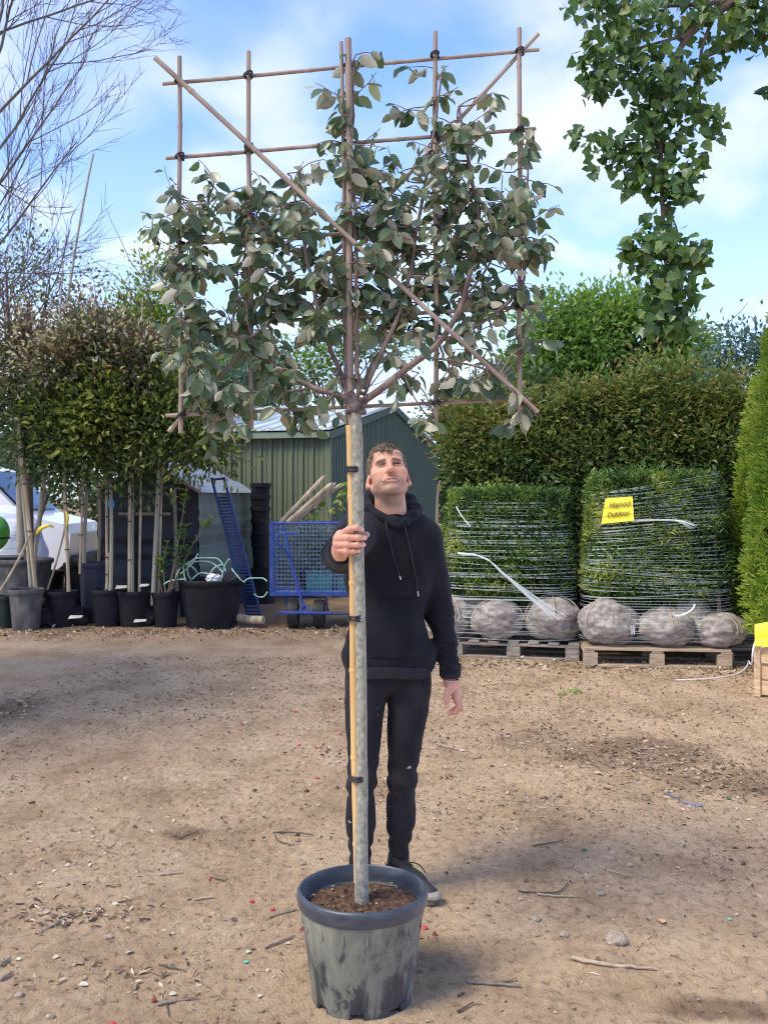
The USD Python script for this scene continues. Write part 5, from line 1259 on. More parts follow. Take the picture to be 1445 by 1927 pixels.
# colour of the skin by place on the head, with painted brow shade
skin = A([.56, .30, .205])
def paint_head(p):
    c = np.tile(skin, (len(p), 1))
    def mixc(w, col): c[:] = c * (1 - w[:, None]) + A(col) * w[:, None]
    g = lambda cx, cy, cz, r: np.exp(-(((p - A([cx, cy, cz])) / A(r)) ** 2).sum(1))
    front = p[:, 1] < -.03
    for s in (-1, 1):
        mixc(.55 * g(s * .045, -.075, -.02, (.024, .03, .02)), (.60, .25, .19))
        mixc(.6 * g(s * .085, .01, -.01, (.014, .03, .035)), (.60, .27, .21))
        b0 = (p[:, 0] * s - .012) / .034
        brow = .0232 + .0030 * np.sin(np.clip(b0, 0, 1) * 2.4) - .004 * np.clip(b0, 0, 1) ** 3
        mixc((np.clip(1 - np.abs(p[:, 2] - brow) / .0068, 0, 1) ** .6) * ((b0 > -.02) & (b0 < 1.03) & front) * .92, (.045, .027, .018))
        mixc(.93 * np.clip(1 - np.abs(p[:, 2] - .0088) / .0062, 0, 1) ** .5 * ((np.abs(p[:, 0] * s - .030) < .0150) & (p[:, 1] < -.07)), (.022, .013, .011))
    for s in (-1, 1): mixc(.45 * g(s * .030, -.088, .013, (.018, .02, .0075)), (.30, .14, .10))  # shade under the brows painted onto the upper lids
    mixc(.5 * g(0, -.118, -.03, (.016, .02, .014)), (.60, .27, .20))
    mixc(.35 * g(0, -.08, .07, (.04, .03, .03)), (.62, .36, .26))
    lip = np.clip(1 - np.abs(p[:, 2] + .0655) / .0105, 0, 1) * np.clip(1 - np.abs(p[:, 0]) / .032, 0, 1) ** .5 * (p[:, 1] < -.088)
    mixc(np.clip(lip * 1.2, 0, .7), (.50, .215, .175))
    mixc(.9 * np.clip(1 - np.abs(p[:, 2] + .0645 + .0085 * (p[:, 0] / .032) ** 2) / .0045, 0, 1) * (np.abs(p[:, 0]) < .032) * (p[:, 1] < -.09), (.10, .035, .03))
    for s in (-1, 1): mixc(.96 * np.clip(1.9 - np.abs(p[:, 2] - .0085) / .0040, 0, 1) * ((np.abs(p[:, 0] * s - .0295) < .0130) & (p[:, 1] < -.060)), (.020, .012, .010))
    n = meshkit.fbm(p * 190., 2, 3)
    stub = np.clip((-.045 - p[:, 2]) / .02, 0, 1) * np.clip((p[:, 2] + .150) / .02, 0, 1) * np.clip((.03 - p[:, 1]) / .03, 0, 1) * (1 + .5 * np.clip((-.095 - p[:, 2]) / .015, 0, 1))
    mixc(.72 * stub * (.45 + .9 * n) * (lip < .1), (.27, .175, .125))
    mixc(.25 * np.clip(n - .4, 0, 1), (.50, .25, .18))
    return c
hcol = paint_head(hv)
body_v, body_f, body_c = [hv @ HR.T + HC], [hf], [hcol]

# the hand round the trunk
zt_ = at(673, 1018, DT)
hold = lambda px, py, dy: at(px, py, DT + dy)
hm = Field(np.minimum(hold(610, 1062, -.07), hold(706, 975, .16)), np.maximum(hold(610, 1062, -.07), hold(706, 975, .16)), .0019)
def finger(F_, pts, rads, k=.004):
    for a, b, ra, rb2 in zip(pts[:-1], pts[1:], rads[:-1], rads[1:]): F_.add(F_.cone(a, b, ra, rb2), k)
fing = [([(641, 1006, .012), (657, 996, -.026), (671, 993, -.028), (681, 997, -.012)], (.0115, .0100, .0093, .0078)),
        ([(634, 1013, .008), (654, 1012, -.030), (673, 1012, -.031), (686, 1012.5, -.014)], (.0118, .0104, .0096, .0080)),
        ([(633, 1024, .010), (653, 1025, -.029), (672, 1025.5, -.030), (684, 1025, -.014)], (.0115, .0098, .0092, .0077)),
        ([(637, 1035, .016), (652, 1037, -.024), (665, 1037.5, -.026), (675, 1036.5, -.016)], (.0105, .0086, .0080, .0068))]
palm = hm.blank()
wr = hold(640, 1036, .075)
for i in range(4):
    palm.add(palm.cone(wr + A([0, 0, .012 * (1.5 - i)]), hold(*fing[i][0][0]), .019, .0125), .012)
palm.add(palm.cone(hold(648, 1012, .05), hold(640, 1006, .012), .018, .013), .010)
hm.f = palm.f
for pts, rads in fing:
    fi = hm.blank()
    finger(fi, [hold(*p) for p in pts], rads)
    fi.add(fi.ell(hold(*pts[1]), (.0108,) * 3), .004)
    hm.add(fi.f, .0028)
th = hm.blank()
finger(th, [hold(646, 1022, .055), hold(656, 1010, .046), hold(675, 1006, .038), hold(690, 1006, .020)], (.016, .0125, .0115, .0095))
hm.add(th.f, .006)
hm.add(hm.cone(wr, hold(643, 1036, .155), .026, .029), .015)
mv, mf = hm.mesh()
def paint_hand(v, tips):
    c = np.tile(skin * A([1.0, .93, .90]), (len(v), 1))
    n = meshkit.fbm(v * 130., 3, 5)
    c = c * (1 - .22 * (n[:, None] - .3) * A([.5, 1, 1.1]))
    for t, rr in tips:
        w = np.exp(-(((v - A(t)) / rr) ** 2).sum(1))[:, None]
        c = c * (1 - .6 * w) + A([.72, .48, .40]) * .6 * w
    return c
tips = [(hold(p[-1][0] + 1, p[-1][1], p[-1][2] - .006), .007) for p, _ in fing]
body_v.append(mv); body_f.append(mf); body_c.append(paint_hand(mv, tips))
# the hanging hand
lo, hi = H_(825, 1358, -.12), H_(878, 1270, .09)
h2 = Field(np.minimum(lo, hi), np.maximum(lo, hi), .0020)
w2 = H_(849, 1284, -.015)
mc = [(858, 1316, -.048), (862, 1317, -.022), (863, 1316, .004), (861, 1313, .028)]
p2 = [[(863, 1329, -.052), (855, 1338, -.056), (843, 1341, -.054)], [(866, 1331, -.026), (858, 1341, -.030), (846, 1344, -.032)], [(866, 1329, .002), (859, 1338, -.004), (848, 1342, -.008)], [(864, 1325, .028), (858, 1333, .022), (850, 1337, .016)]]
pl = h2.blank()
for m in mc: pl.add(pl.cone(w2, H_(*m), .022, .0125), .012)
h2.f = pl.f
for m, ps, r0 in zip(mc, p2, (.0100, .0104, .0098, .0086)):
    fi = h2.blank()
    finger(fi, [H_(*m)] + [H_(*p) for p in ps], (r0 * 1.12, r0, r0 * .9, r0 * .75))
    h2.add(fi.f, .003)
fi = h2.blank()
finger(fi, [H_(849, 1292, -.045), H_(842, 1306, -.068), H_(841, 1319, -.076), H_(841, 1330, -.074)], (.017, .0125, .0108, .0085))
h2.add(fi.f, .008)
h2.add(h2.cone(w2, H_(846, 1268, -.0), .026, .030), .012)
lv, lf = h2.mesh()
body_v.append(lv); body_f.append(lf); body_c.append(paint_hand(lv, [(H_(841, 1330, -.082), .008)] + [(H_(*p[-1]), .007) for p in p2]))
# the rest of the body, under the clothes: joints shared with them
hipL, hipR = H_(690, 1290, -.01), H_(770, 1290, .02)
kneL, kneR = H_(680, 1468, -.05), H_(757, 1466, .0)
ankL, ankR = H_(677, 1632, .03), H_(750, 1622, .07)
shL, shR = H_(672, 1002, -.07), H_(796, 1012, .05)
elL, wrL = H_(641, 1046, -.42), hold(642, 1037, .10)
elR, wrR = H_(826, 1150, .06), H_(847, 1272, -.005)
bd = Field((-.22, 3.35, .02), (.30, 4.10, 1.50), .012)
q = bd
q.add(q.cone(H_(730, 1250, .03), H_(735, 1050, .04), .075, .075), .03)
q.add(q.cone(shL, shR, .045, .045), .03); q.add(q.cone(H_(737, 1010, .04), neck_w, .06, .05), .04)
for a, b, ra, rb2 in ((hipL, kneL, .06, .042), (kneL, ankL, .042, .028), (hipR, kneR, .06, .042), (kneR, ankR, .042, .028), (shL, elL, .04, .035), (elL, wrL, .035, .026), (shR, elR, .042, .034), (elR, wrR, .034, .026)): q.add(q.cone(a, b, ra, rb2), .03)
bv, bf = bd.mesh()
body_v.append(bv); body_f.append(bf); body_c.append(np.tile(skin, (len(bv), 1)))
n0, F_ = 0, []
for v, f in zip(body_v, body_f): F_.append(f + n0); n0 += len(v)
skin_look = painted('skin', rough=.48, spec=.4, sss=.12, bump=.08, bscale=260.)
put('body', (np.vstack(body_v), np.vstack(F_)), skin_look, man, True, np.vstack(body_c))

# hair: short on the sides, a fringe swept across the forehead
hr = Field((-.10, -.125, -.06), (.10, .125, .145), .0024)
q = hr
noise_h = (meshkit.fbm(q.p * A([75, 22, 30.]), 3, 9) - .5).astype(np.float32)
q.f = q.ell((0, .014, .040), (.0795, .099, .0845)) + noise_h * .004
x, y, z = q.p[..., 0], q.p[..., 1], q.p[..., 2]
top = q.ell((-.004, -.010, .068), (.070, .094, .068)) + noise_h * .008
q.add(top, .012)
edge = np.where(y < -.02, .078 - .55 * (np.abs(x) - .045).clip(0) * 1.0 - .10 * x + (-.055 * (np.abs(x) > .052)), 0)
side = np.interp(y, [-.10, -.055, -.045, -.015, .005, .03, .06, .12], [.060, .052, .012, -.014, .000, .020, -.03, -.05]).astype(np.float32)
fringe = .064 - .18 * x - 6.0 * np.maximum(np.abs(x) - .044, 0) ** 1.5 + noise_h * .03
line = np.where(y < -.060, fringe, np.where(y < -.045, np.minimum(fringe, .062) * ((-.045 - y) / .015) + side * ((y + .06) / .015), side))
q.f = np.maximum(q.f, (line - z) * .7)
hairv, hairf = q.mesh()
hair_look = usdkit.material(stage, '/World/Looks/short_brown_hair', {'tc': ('geometry', {}), 'm': ('mapping', {'scale': (1, .35, .6), 'rotation': (.2, .5, .3)}), 'n': ('noise_texture', {'scale': 170., 'detail': 5., 'roughness': .7}),
    'r': ('rgb_ramp', {'ramp': [(.3, (.065, .046, .030)), (.5, (.155, .115, .076)), (.7, (.31, .245, .17))]}), 'b': ('bump', {'strength': .7, 'distance': .004}), 'p': ('principled_bsdf', {'roughness': .5, 'specular_ior_level': .5})},
    [('tc.position', 'm.vector'), ('m.vector', 'n.vector'), ('n.fac', 'r.fac'), ('r.color', 'p.base_color'), ('n.fac', 'b.height'), ('b.normal', 'p.normal')], surface='p.BSDF')
hobj = put('hair', (hairv @ HR.T + HC, hairf), hair_look, man, True)
rh = np.random.default_rng(8)
hn = meshkit.arrays((hairv, hairf), True)[2]
pick = rh.choice(np.flatnonzero(hairv[:, 2] > -.01), 2600)
strands = []
for i in pick:
    n_ = hn[i]; flow = A([-.35, -.75, .1]) if hairv[i, 2] > .075 else A([0, -.25, -1.])
    flow = unit(flow - n_ * (flow @ n_) + rh.normal(size=3) * .10)
    l_ = .016 + .014 * rh.random() if hairv[i, 2] > .06 else .006 + .005 * rh.random()
    p0 = hairv[i] - n_ * .001
    strands.append(tube(A([p0, p0 + flow * l_ * .5 + n_ * .0022, p0 + flow * l_ + n_ * .0018]) @ HR.T + HC, A([.0009, .0007, .0003]), 3, False))
put('hair_strands', strands, hair_look, hobj, kind='stuff')

# hoodie
cloth_black = usdkit.material(stage, '/World/Looks/black_jersey', {'g': ('geometry', {}), 'n': ('noise_texture', {'scale': 9., 'detail': 5.}), 'r': ('rgb_ramp', {'ramp': [(.3, (.0075, .0080, .0105)), (.7, (.014, .0148, .019))]}),
    'n2': ('noise_texture', {'scale': 420., 'detail': 3.}), 'n4': ('noise_texture', {'scale': 30., 'detail': 3.}), 'ad': ('math', {'math_type': 'multiply_add', 'value2': .12}), 'b': ('bump', {'strength': .35, 'distance': .006}), 'p': ('principled_bsdf', {'roughness': .9, 'sheen_weight': .04, 'sheen_roughness': .5, 'specular_ior_level': .2})},
    [('g.position', 'n.vector'), ('g.position', 'n2.vector'), ('g.position', 'n4.vector'), ('n.fac', 'r.fac'), ('r.color', 'p.base_color'), ('n2.fac', 'ad.value1'), ('n4.fac', 'ad.value3'), ('ad.value', 'b.height'), ('b.normal', 'p.normal')], surface='p.BSDF')
hf_ = Field((-.24, 3.0, .80), (.32, 4.16, 1.56), .0075)
q = hf_
q.f = q.ell(H_(733, 1075, .03), (.178, .118, .21))
q.add(q.ell(H_(730, 1200, .0), (.150, .110, .17)), .055)
q.add(q.cone(H_(690, 1235, .0), H_(774, 1235, .01), .098), .05)
q.add(q.cone(H_(690, 1010, -.04), H_(785, 1010, .05), .075), .06)
q.add(q.cone(H_(700, 985, .02), H_(772, 985, .06), .05), .05)
arm = hf_.blank()
arm.add(arm.cone(shR, elR, .078, .056), .02); arm.add(arm.cone(elR, wrR + A([0, 0, .02]), .056, .042), .02)
# creases on the hanging sleeve
t_ = q.p[..., 2]
arm.f += (.0035 * np.sin(t_ * 150 + q.p[..., 0] * 70 + 3 * np.sin(t_ * 40)) * np.exp(-((t_ - elR[2] + .1) / .13) ** 2)).astype(np.float32)
q.add(arm.f, .025)
arm.f = np.full(q.f.shape, 1e3, np.float32)
arm.add(arm.cone(shL, elL, .080, .060), .02); arm.add(arm.cone(elL, wrL + A([-.002, .02, 0]), .060, .043), .02)
arm.f += (.004 * np.sin(q.p[..., 1] * 120 + q.p[..., 2] * 60) * np.exp(-((q.p[..., 1] - elL[1] - .06) / .1) ** 2)).astype(np.float32)
q.add(arm.f, .035)
q.f += ((meshkit.fbm(q.p * A([9, 9, 5.]), 3, 12) - .5) * .020).astype(np.float32)
# soft drag folds across the belly
q.f += (.004 * np.sin(q.p[..., 2] * 62 + 2.2 * np.sin(q.p[..., 0] * 11)) * np.exp(-((q.p[..., 2] - .98) / .09) ** 2)).astype(np.float32)
hem = H_(730, 1268, 0)[2]
q.f = np.maximum(q.f, hem - q.p[..., 2] - 1e3 * ((q.p[..., 0] > H_(818, 0)[0]) | (q.p[..., 1] < 3.6)))
# openings: cuffs
q.f = np.maximum(q.f, (wrR - q.p) @ A([-.12, 0, 1.]).astype(np.float32) * np.where((q.p[..., 0] > H_(818, 0)[0]) & (q.p[..., 2] < 1.0), 1, 0) - np.where((q.p[..., 0] > H_(818, 0)[0]) & (q.p[..., 2] < 1.0), 0, 1e3))
q.f = np.maximum(q.f, (wrL[1] - .005) - q.p[..., 1])
q.cut(q.cone(wrL + A([0, -.05, 0]), wrL + A([.004, .05, 0]), .036, .033), .006)
q.cut(q.cone(wrR + A([0, 0, -.05]), wrR + A([-.004, 0, .03]), .034, .030), .004)
# neck opening, a V at the front
q.cut(q.cone(neck_w + A([0, -.01, -.02]), neck_w + A([-.004, -.02, .16]), .054, .060), .008)
cv, cf = q.mesh()
hood_obj = put('hoodie', (cv, cf), cloth_black, man, True)
ctree = cKDTree(cv[:, [0, 2]])
def front(px, py, lift=.004):
    """the point of the hoodie's front under this pixel"""
    g = H_(px, py, -.08)
    near = ctree.query_ball_point([g[0], g[2]], .012)
    near = [i for i in near if cv[i, 1] > 3.62]
    y = cv[near, 1].min() if near else PDp - .1
    return at(px, py, y - lift)
# hood lying round the neck: a thick roll open at the front
hdf = Field((-.16, 3.66, 1.34), (.20, 4.14, 1.60), .0055)
ring = [H_(742, 990, -.080), H_(715, 972, -.060), H_(692, 957, -.01), H_(684, 948, .07), H_(700, 940, .14), H_(735, 940, .165), H_(768, 946, .15), H_(780, 958, .09), H_(777, 973, .01), H_(761, 984, -.05), H_(745, 991, -.076)]
rads = [.009, .013, .018, .027, .038, .042, .036, .027, .020, .014, .009]
for a, b, ra, rb2 in zip(ring[:-1], ring[1:], rads[:-1], rads[1:]): hdf.add(hdf.cone(a, b, ra, rb2), .018)
hdf.f += ((meshkit.fbm(hdf.p * A([16, 16, 24.]), 3, 21) - .5) * .014).astype(np.float32)
put('hood', hdf.mesh(), cloth_black, hood_obj, True)
band = pm('ribbed_black_cuff', [(.3, (.009, .0095, .012)), (.7, (.016, .017, .021))], scale=30, rough=.9)
hemring = []
for g in np.linspace(0, 2 * np.pi, 49):
    x_, y_ = superell(A([g]), 2.5, .163, .116)
    hemring.append(H_(730, 1259, .005) + A([x_[0], y_[0], .004 * math.sin(3 * g)]))
hv_ = []
for dz, k in ((-.022, .985), (-.020, 1.01), (.018, 1.015), (.022, .99)):
    c0 = H_(730, 1259, .005); hv_.append((A(hemring) - c0) * A([k, k, 1]) + c0 + A([0, 0, dz]))
m = 49; vv = np.vstack(hv_); i, j = np.meshgrid(np.arange(3), np.arange(m - 1), indexing='ij')
put('hem_band', (vv, np.stack([i * m + j, i * m + j + 1, (i + 1) * m + j + 1, (i + 1) * m + j], -1).reshape(-1, 4)), band, hood_obj, True)
cuff = tube([wrR + A([.001, 0, .046]), wrR + A([.001, 0, .040]), wrR + A([0, 0, .0]), wrR + A([0, 0, -.006])], A([.040, .0425, .0415, .037]), 24, False)
put('cuff', cuff, band, hood_obj, True)
cu = unit(wrL - elL)
put('cuff', tube([wrL - cu * .060, wrL - cu * .054, wrL - cu * .008, wrL - cu * .001, wrL - cu * .006], A([.043, .0465, .0455, .042, .036]), 24, False), band, hood_obj, True)
for pts, end in (([(724, 971), (729, 1000), (737, 1035), (748, 1072), (752, 1084)], (754, 1091)), ([(757, 973), (764, 1000), (775, 1050), (783, 1090), (786, 1112)], (787, 1122))):
    p = spline([front(*p, .004) for p in pts], 18)
    c_ = put('drawcord', tube(p, .0028, 6), rubber, hood_obj, True)
    put('cord_tip', tube([p[-1], front(*end, .006)], .0034, 8), pm('steel_tip', (.5, .5, .5), rough=.3, metal=.9) if not stage.GetPrimAtPath('/World/Looks/steel_tip') else UsdShade.Material.Get(stage, '/World/Looks/steel_tip'), c_)
# pocket: a patch laid on the front
pv, n1, n2 = [], 22, 14
for a in np.linspace(0, 1, n2):
    xl = 693 + (722 - 693) * np.clip(1 - a / .62, 0, 1); xr = 806 - (806 - 788) * np.clip(1 - a / .62, 0, 1)
    for b in np.linspace(0, 1, n1): pv.append(front(xl + (xr - xl) * b, 1128 + 110 * a, .0055 if 0 < b < 1 and 0 < a < 1 else .0005))
pv = A(pv).reshape(n2, n1, 3)
from scipy.ndimage import gaussian_filter
pv[..., 1] = np.minimum(gaussian_filter(pv[..., 1], 1.2), pv[..., 1] + .002)
i, j = np.meshgrid(np.arange(n2 - 1), np.arange(n1 - 1), indexing='ij'); k = i * n1 + j
put('pocket', (pv.reshape(-1, 3), np.stack([k, k + n1, k + n1 + 1, k + 1], -1).reshape(-1, 4)), cloth_black, hood_obj, True)

# joggers
trouser = usdkit.material(stage, '/World/Looks/dark_joggers', {'g': ('geometry', {}), 'n': ('noise_texture', {'scale': 7., 'detail': 6.}), 'r': ('rgb_ramp', {'ramp': [(.3, (.009, .0085, .011)), (.6, (.016, .0145, .018)), (.75, (.03, .027, .029))]}),
    'n2': ('noise_texture', {'scale': 21., 'detail': 3., 'roughness': .4}), 'sp': ('rgb_ramp', {'ramp': [(.0, (0, 0, 0)), (.715, (0, 0, 0)), (.74, (1, 1, 1))]}), 'mx': ('mix_color', {'b': (.30, .29, .27)}),
    'n3': ('noise_texture', {'scale': 26., 'detail': 4.}), 'b': ('bump', {'strength': .4, 'distance': .006}), 'p': ('principled_bsdf', {'roughness': .85, 'specular_ior_level': .25, 'sheen_weight': .02})},
    [('g.position', 'n.vector'), ('g.position', 'n2.vector'), ('g.position', 'n3.vector'), ('n.fac', 'r.fac'), ('r.color', 'mx.a'), ('n2.fac', 'sp.fac'), ('sp.color', 'mx.fac'), ('mx.result', 'p.base_color'), ('n3.fac', 'b.height'), ('b.normal', 'p.normal')], surface='p.BSDF')
tf = Field((-.26, 3.62, .08), (.28, 4.12, .92), .0075)
q = tf
leg = tf.blank()
zz = q.p[..., 2]
def fold(z0, w, amp, fr, ph):
    return (amp * np.sin(zz * fr + q.p[..., 0] * 45 + ph + 2 * np.sin(q.p[..., 1] * 30)) * np.exp(-((zz - z0) / w) ** 2) * (.4 + 1.2 * meshkit.noise(q.p * 14. + ph))).astype(np.float32)
for hip, kn, an, ph in ((hipL, kneL, ankL, 0), (hipR, kneR, ankR, 2)):
    leg.f = np.full(q.f.shape, 1e3, np.float32)
    leg.add(leg.cone(hip, kn, .084, .053), .025)
    leg.add(leg.ell(kn * .62 + an * .38 + A([0, .012, 0]), (.050, .056, .13)), .03)
    leg.add(leg.cone(kn, an, .052, .040), .03)
    leg.f += fold(kn[2] + .0, .08, .0045, 78, ph) + fold(an[2] + .08, .09, .0055, 84, ph + 1)
    q.add(leg.f, .006)
q.add(q.ell(H_(730, 1262, .02), (.160, .112, .09)), .045)
q.f += ((meshkit.fbm(q.p * A([13, 13, 7.]), 3, 31) - .5) * .022).astype(np.float32)
q.f = np.maximum(q.f, zz - .905); q.f = np.maximum(q.f, (ankL[2] - .02) - zz)
tv_, tf_ = q.mesh()
put('trousers', (tv_, tf_), trouser, man, True)

# shoes
shoe_black = pm('black_shoe', [(.3, (.012, .013, .015)), (.7, (.03, .032, .034))], scale=20, rough=.7, bump=.1)
neon = pm('neon_green_trim', (.36, .72, .06), rough=.5)
toe_m = pm('dusty_toe_cap', [(.3, (.12, .10, .08)), (.6, (.30, .27, .23)), (.7, (.45, .42, .38))], scale=30, rough=.8)
sole_m = pm('scuffed_sole', [(.3, (.06, .05, .045)), (.7, (.22, .19, .16))], scale=30, rough=.85)
def shoe(heel, toe, ank, label=None):
    heel, toe = A(heel), A(toe)
    d = unit(toe - heel); s_ = A([-d[1], d[0], 0])
    L = np.linalg.norm(toe - heel)
    P3 = lambda u, w, z: heel + d * u * L + s_ * w + A([0, 0, z])
    b0 = np.minimum(heel, toe) - .07; b1 = np.maximum(heel, toe) + .07; b0[2] = .0; b1[2] = .20
    F3 = Field(b0, b1, .0045)
    F3.add(F3.cone(P3(.12, 0, .05), P3(.55, 0, .046), .040, .043), .01)
    F3.add(F3.cone(P3(.55, 0, .044), P3(.90, .004, .034), .044, .032), .02)
    F3.add(F3.cone(P3(.16, 0, .06), ank + A([0, 0, .0]), .040, .042), .025)
    F3.add(F3.cone(P3(.3, 0, .08), P3(.62, 0, .055), .032, .034), .025)
    F3.f = np.maximum(F3.f, .022 - F3.p[..., 2]); F3.f = np.maximum(F3.f, F3.p[..., 2] - .150)
    sh = put('shoe', F3.mesh(), shoe_black, man, True, label=label)
    F3.f = np.full(F3.f.shape, 1e3, np.float32)
    F3.add(F3.cone(P3(.10, 0, .02), P3(.52, 0, .02), .044, .047), .01); F3.add(F3.cone(P3(.52, 0, .02), P3(.92, .004, .02), .047, .034), .01)
    F3.f = np.maximum(F3.f, F3.p[..., 2] - .027); F3.f = np.maximum(F3.f, .004 - F3.p[..., 2])
    put('sole', F3.mesh(), sole_m, sh, True)
    put('toe_cap', (lambda g: (np.maximum(g[0], [-9, -9, .0285]), g[1]))(ball(P3(.93, .003, .032), (.038, .036, .024), 3)), toe_m, sh, True)
    for g in (.0, .22):
        put('trim', tube(spline([P3(.14 + g, .047, .045), P3(.26 + g, .043, .085), P3(.36 + g, .022, .108 - g * .12), P3(.42 + g, -.002, .112 - g * .14)], 10), .0045, 5), neon, sh, True)
        put('trim', tube(spline([P3(.14 + g, -.047, .045), P3(.26 + g, -.043, .085), P3(.36 + g, -.022, .108 - g * .12), P3(.42 + g, .002, .112 - g * .14)], 10), .0045, 5), neon, sh, True)
    for k in range(4):
        u = .42 + .07 * k; z = .112 - .013 * k
        put('lace', tube([P3(u, -.026, z - .012), P3(u + .01, 0, z + .004), P3(u, .026, z - .012)], .0028, 5), rubber, sh)
    put('lace', tube(spline([P3(.42, .01, .115), P3(.45, .05, .10), P3(.5, .07, .07)], 8), .0025, 5), rubber, sh)
shoe((.020, 4.02, 0), (.190, 3.79, 0), ankR + A([0, 0, .02]))
shoe((-.075, 3.98, 0), (-.150, 3.72, 0), ankL + A([0, 0, .02]))

# ------------------------------------------------------------------ yellow sign, crate, rope
yellow = pm('yellow_sign_film', [(.3, (.80, .66, .020)), (.7, (.88, .76, .05))], scale=4, rough=.32, spec=.5, coat=.3)
sign = thing('yellow_sign', 'yellow plastic sign reading Harrod Outdoor on the right wrapped bundle', 'sign', at(1162, 985, 8.93))
q00, q10, q11, q01 = at(1131, 986, 8.93), at(1193, 980, 8.91), at(1190, 934, 8.96), at(1139, 938, 8.97)
put('sheet', cloth(q00, q10, q11, q01, 26, .022, 3), yellow, sign, True)
ink = pm('dark_sign_lettering', (.16, .11, .01), rough=.5)
ex, ez = unit(q10 - q00), unit(q01 - q00)
for txt, u, w, hgt in (('Harrod', .17, .60, .052), ('Outdoor', .15, .22, .052)):
    g = meshkit.text_mesh(txt, hgt, .003)
    v = np.array(g.vertices)
    v[:, 0] *= .80 if txt == 'Harrod' else .70
    o = q00 * (1 - u) * (1 - w) + q10 * u * (1 - w) + q11 * u * w + q01 * (1 - u) * w
    n = unit(np.cross(ex, ez)); n = n if n[1] < 0 else -n
    v = o + v[:, :1] * ex + v[:, 1:2] * ez + (v[:, 2:] + .008) * n
    put('lettering', (v, np.array(g.faces)), ink, sign)
dC = 7.75
x0 = at(1421, 1240, dC)[0]
crate = thing('wooden_crate', 'open softwood crate cut off by the right edge, with a yellow tag', 'crate', (x0, dC, 0))
zt2 = .37
for k in range(3):
    z = .015 + k * .118
    put('side_board', box((0.046, .0, z), (1.1, .02, z + .108), .003, turn(-38), (x0, dC, 0)), new_wood, crate)
    put('side_board', box((0, .021, z), (.02, .9, z + .108), .003, turn(-38), (x0 + .0, dC, 0)), new_wood, crate)
put('corner_post', box((-.004, -.022, .0), (.044, -.001, zt2 + .05), .003, turn(-38), (x0, dC, 0)), new_wood, crate)
put('top_rail', box((.05, -.02, .26), (1.1, -.002, .32), .003, turn(-38), (x0, dC, 0)), new_wood, crate)
tag_ = solo('yellow_tag', cloth(at(1420, 1216, 7.70), at(1452, 1218, 7.64), at(1446, 1170, 7.66), at(1420, 1175, 7.72), 14, .03, 9), yellow, 'blank yellow tag stapled to the crate at the right edge', 'tag', True)
white_rope = pm('white_rope_look', (.66, .65, .62), rough=.8)
rp = [at(1419, 1212, 7.72), at(1416, 1230, 7.66)] + [A([*on_ground(x, y)[:2], .012]) for x, y in ((1408, 1258), (1390, 1270), (1360, 1277), (1320, 1281), (1272, 1283))]
rp[2][2] = .05
solo('white_rope', tube(spline(rp, 40), .0065, 6), white_rope, 'white rope trailing from the crate over the ground', 'rope', True)

# ------------------------------------------------------------------ litter on the ground
r = np.random.default_rng(91)
red = pm('red_plastic_fragment', [(.3, (.34, .02, .03)), (.7, (.5, .05, .06))], scale=20, rough=.45)
maroon = pm('dark_red_clod', [(.3, (.10, .025, .018)), (.7, (.22, .06, .045))], scale=40, rough=.8)
reds = [((563, 1404), .022, red, 'red petal flat on the soil, the larger one left of the man'), ((557, 1339), .022, red, 'farthest red petal left of the man'), ((598, 1468), .024, red, 'red petal beside the dark maroon clod'), ((577, 1489), .028, maroon, 'dark maroon clod left of the trunk'),
        ((640, 1384), .018, red, 'red petal just left of the bamboo at knee height'), ((596, 1409), .016, red, 'small faded red petal right of the larger one'), ((456, 1364), .02, red, 'faded red petal in the left half of the yard'), ((523, 1384), .014, red, 'tiny red petal near the left middle of the yard'),
        ((474, 1700), .018, red, 'red petal left of the pot rim'), ((513, 1717), .016, red, 'round red petal closest to the pot on the left'), ((395, 1660), .010, red, 'tiny red speck beside a thin curved twig'), ((572, 1752), .022, maroon, 'dark red scrap touching the left side of the pot'), ((798, 1749), .026, red, 'red petal right of the pot'), ((818, 1762), .018, maroon, 'dark red scrap behind the red petal right of the pot'), ((290, 1883), .016, maroon, 'dark red berry beside a grey stick at bottom left'), ((212, 1925), .018, red, 'red petal at the bottom edge')]
for k, ((px, py), s, m, lab) in enumerate(reds):
    c = rest(px, py, .004)
    v, f = ball(c, A([s * .5, s * .4, .007 if m is red else .011]), 2, .5, 2.5, k)
    solo('red_petal' if m is red else 'maroon_clod', (v, f), m, lab, 'petal' if m is red else 'clod', True, group='red petals and clods on the soil')
stick_looks = [pm('dark_stick', [(.3, (.05, .038, .03)), (.7, (.13, .10, .08))], scale=40, rough=.9), pm('straw_stick', [(.3, (.26, .19, .12)), (.7, (.44, .35, .24))], scale=40, rough=.9), pm('grey_stick', [(.3, (.12, .098, .078)), (.7, (.25, .21, .165))], scale=40, rough=.9)]
def stick(pts, rad, m, lab, group='sticks lying on the soil'):
    p = spline([rest(*q, .004 + rad * .6) for q in pts], 14)
    p += (meshkit.noise(p * 90.)[:, None] - .5) * rad * .8
    rad *= .8
    solo('fallen_stick', tube(p, A([rad, rad * .9, rad * .55]), 6), stick_looks[m], lab, 'stick', True, group=group)
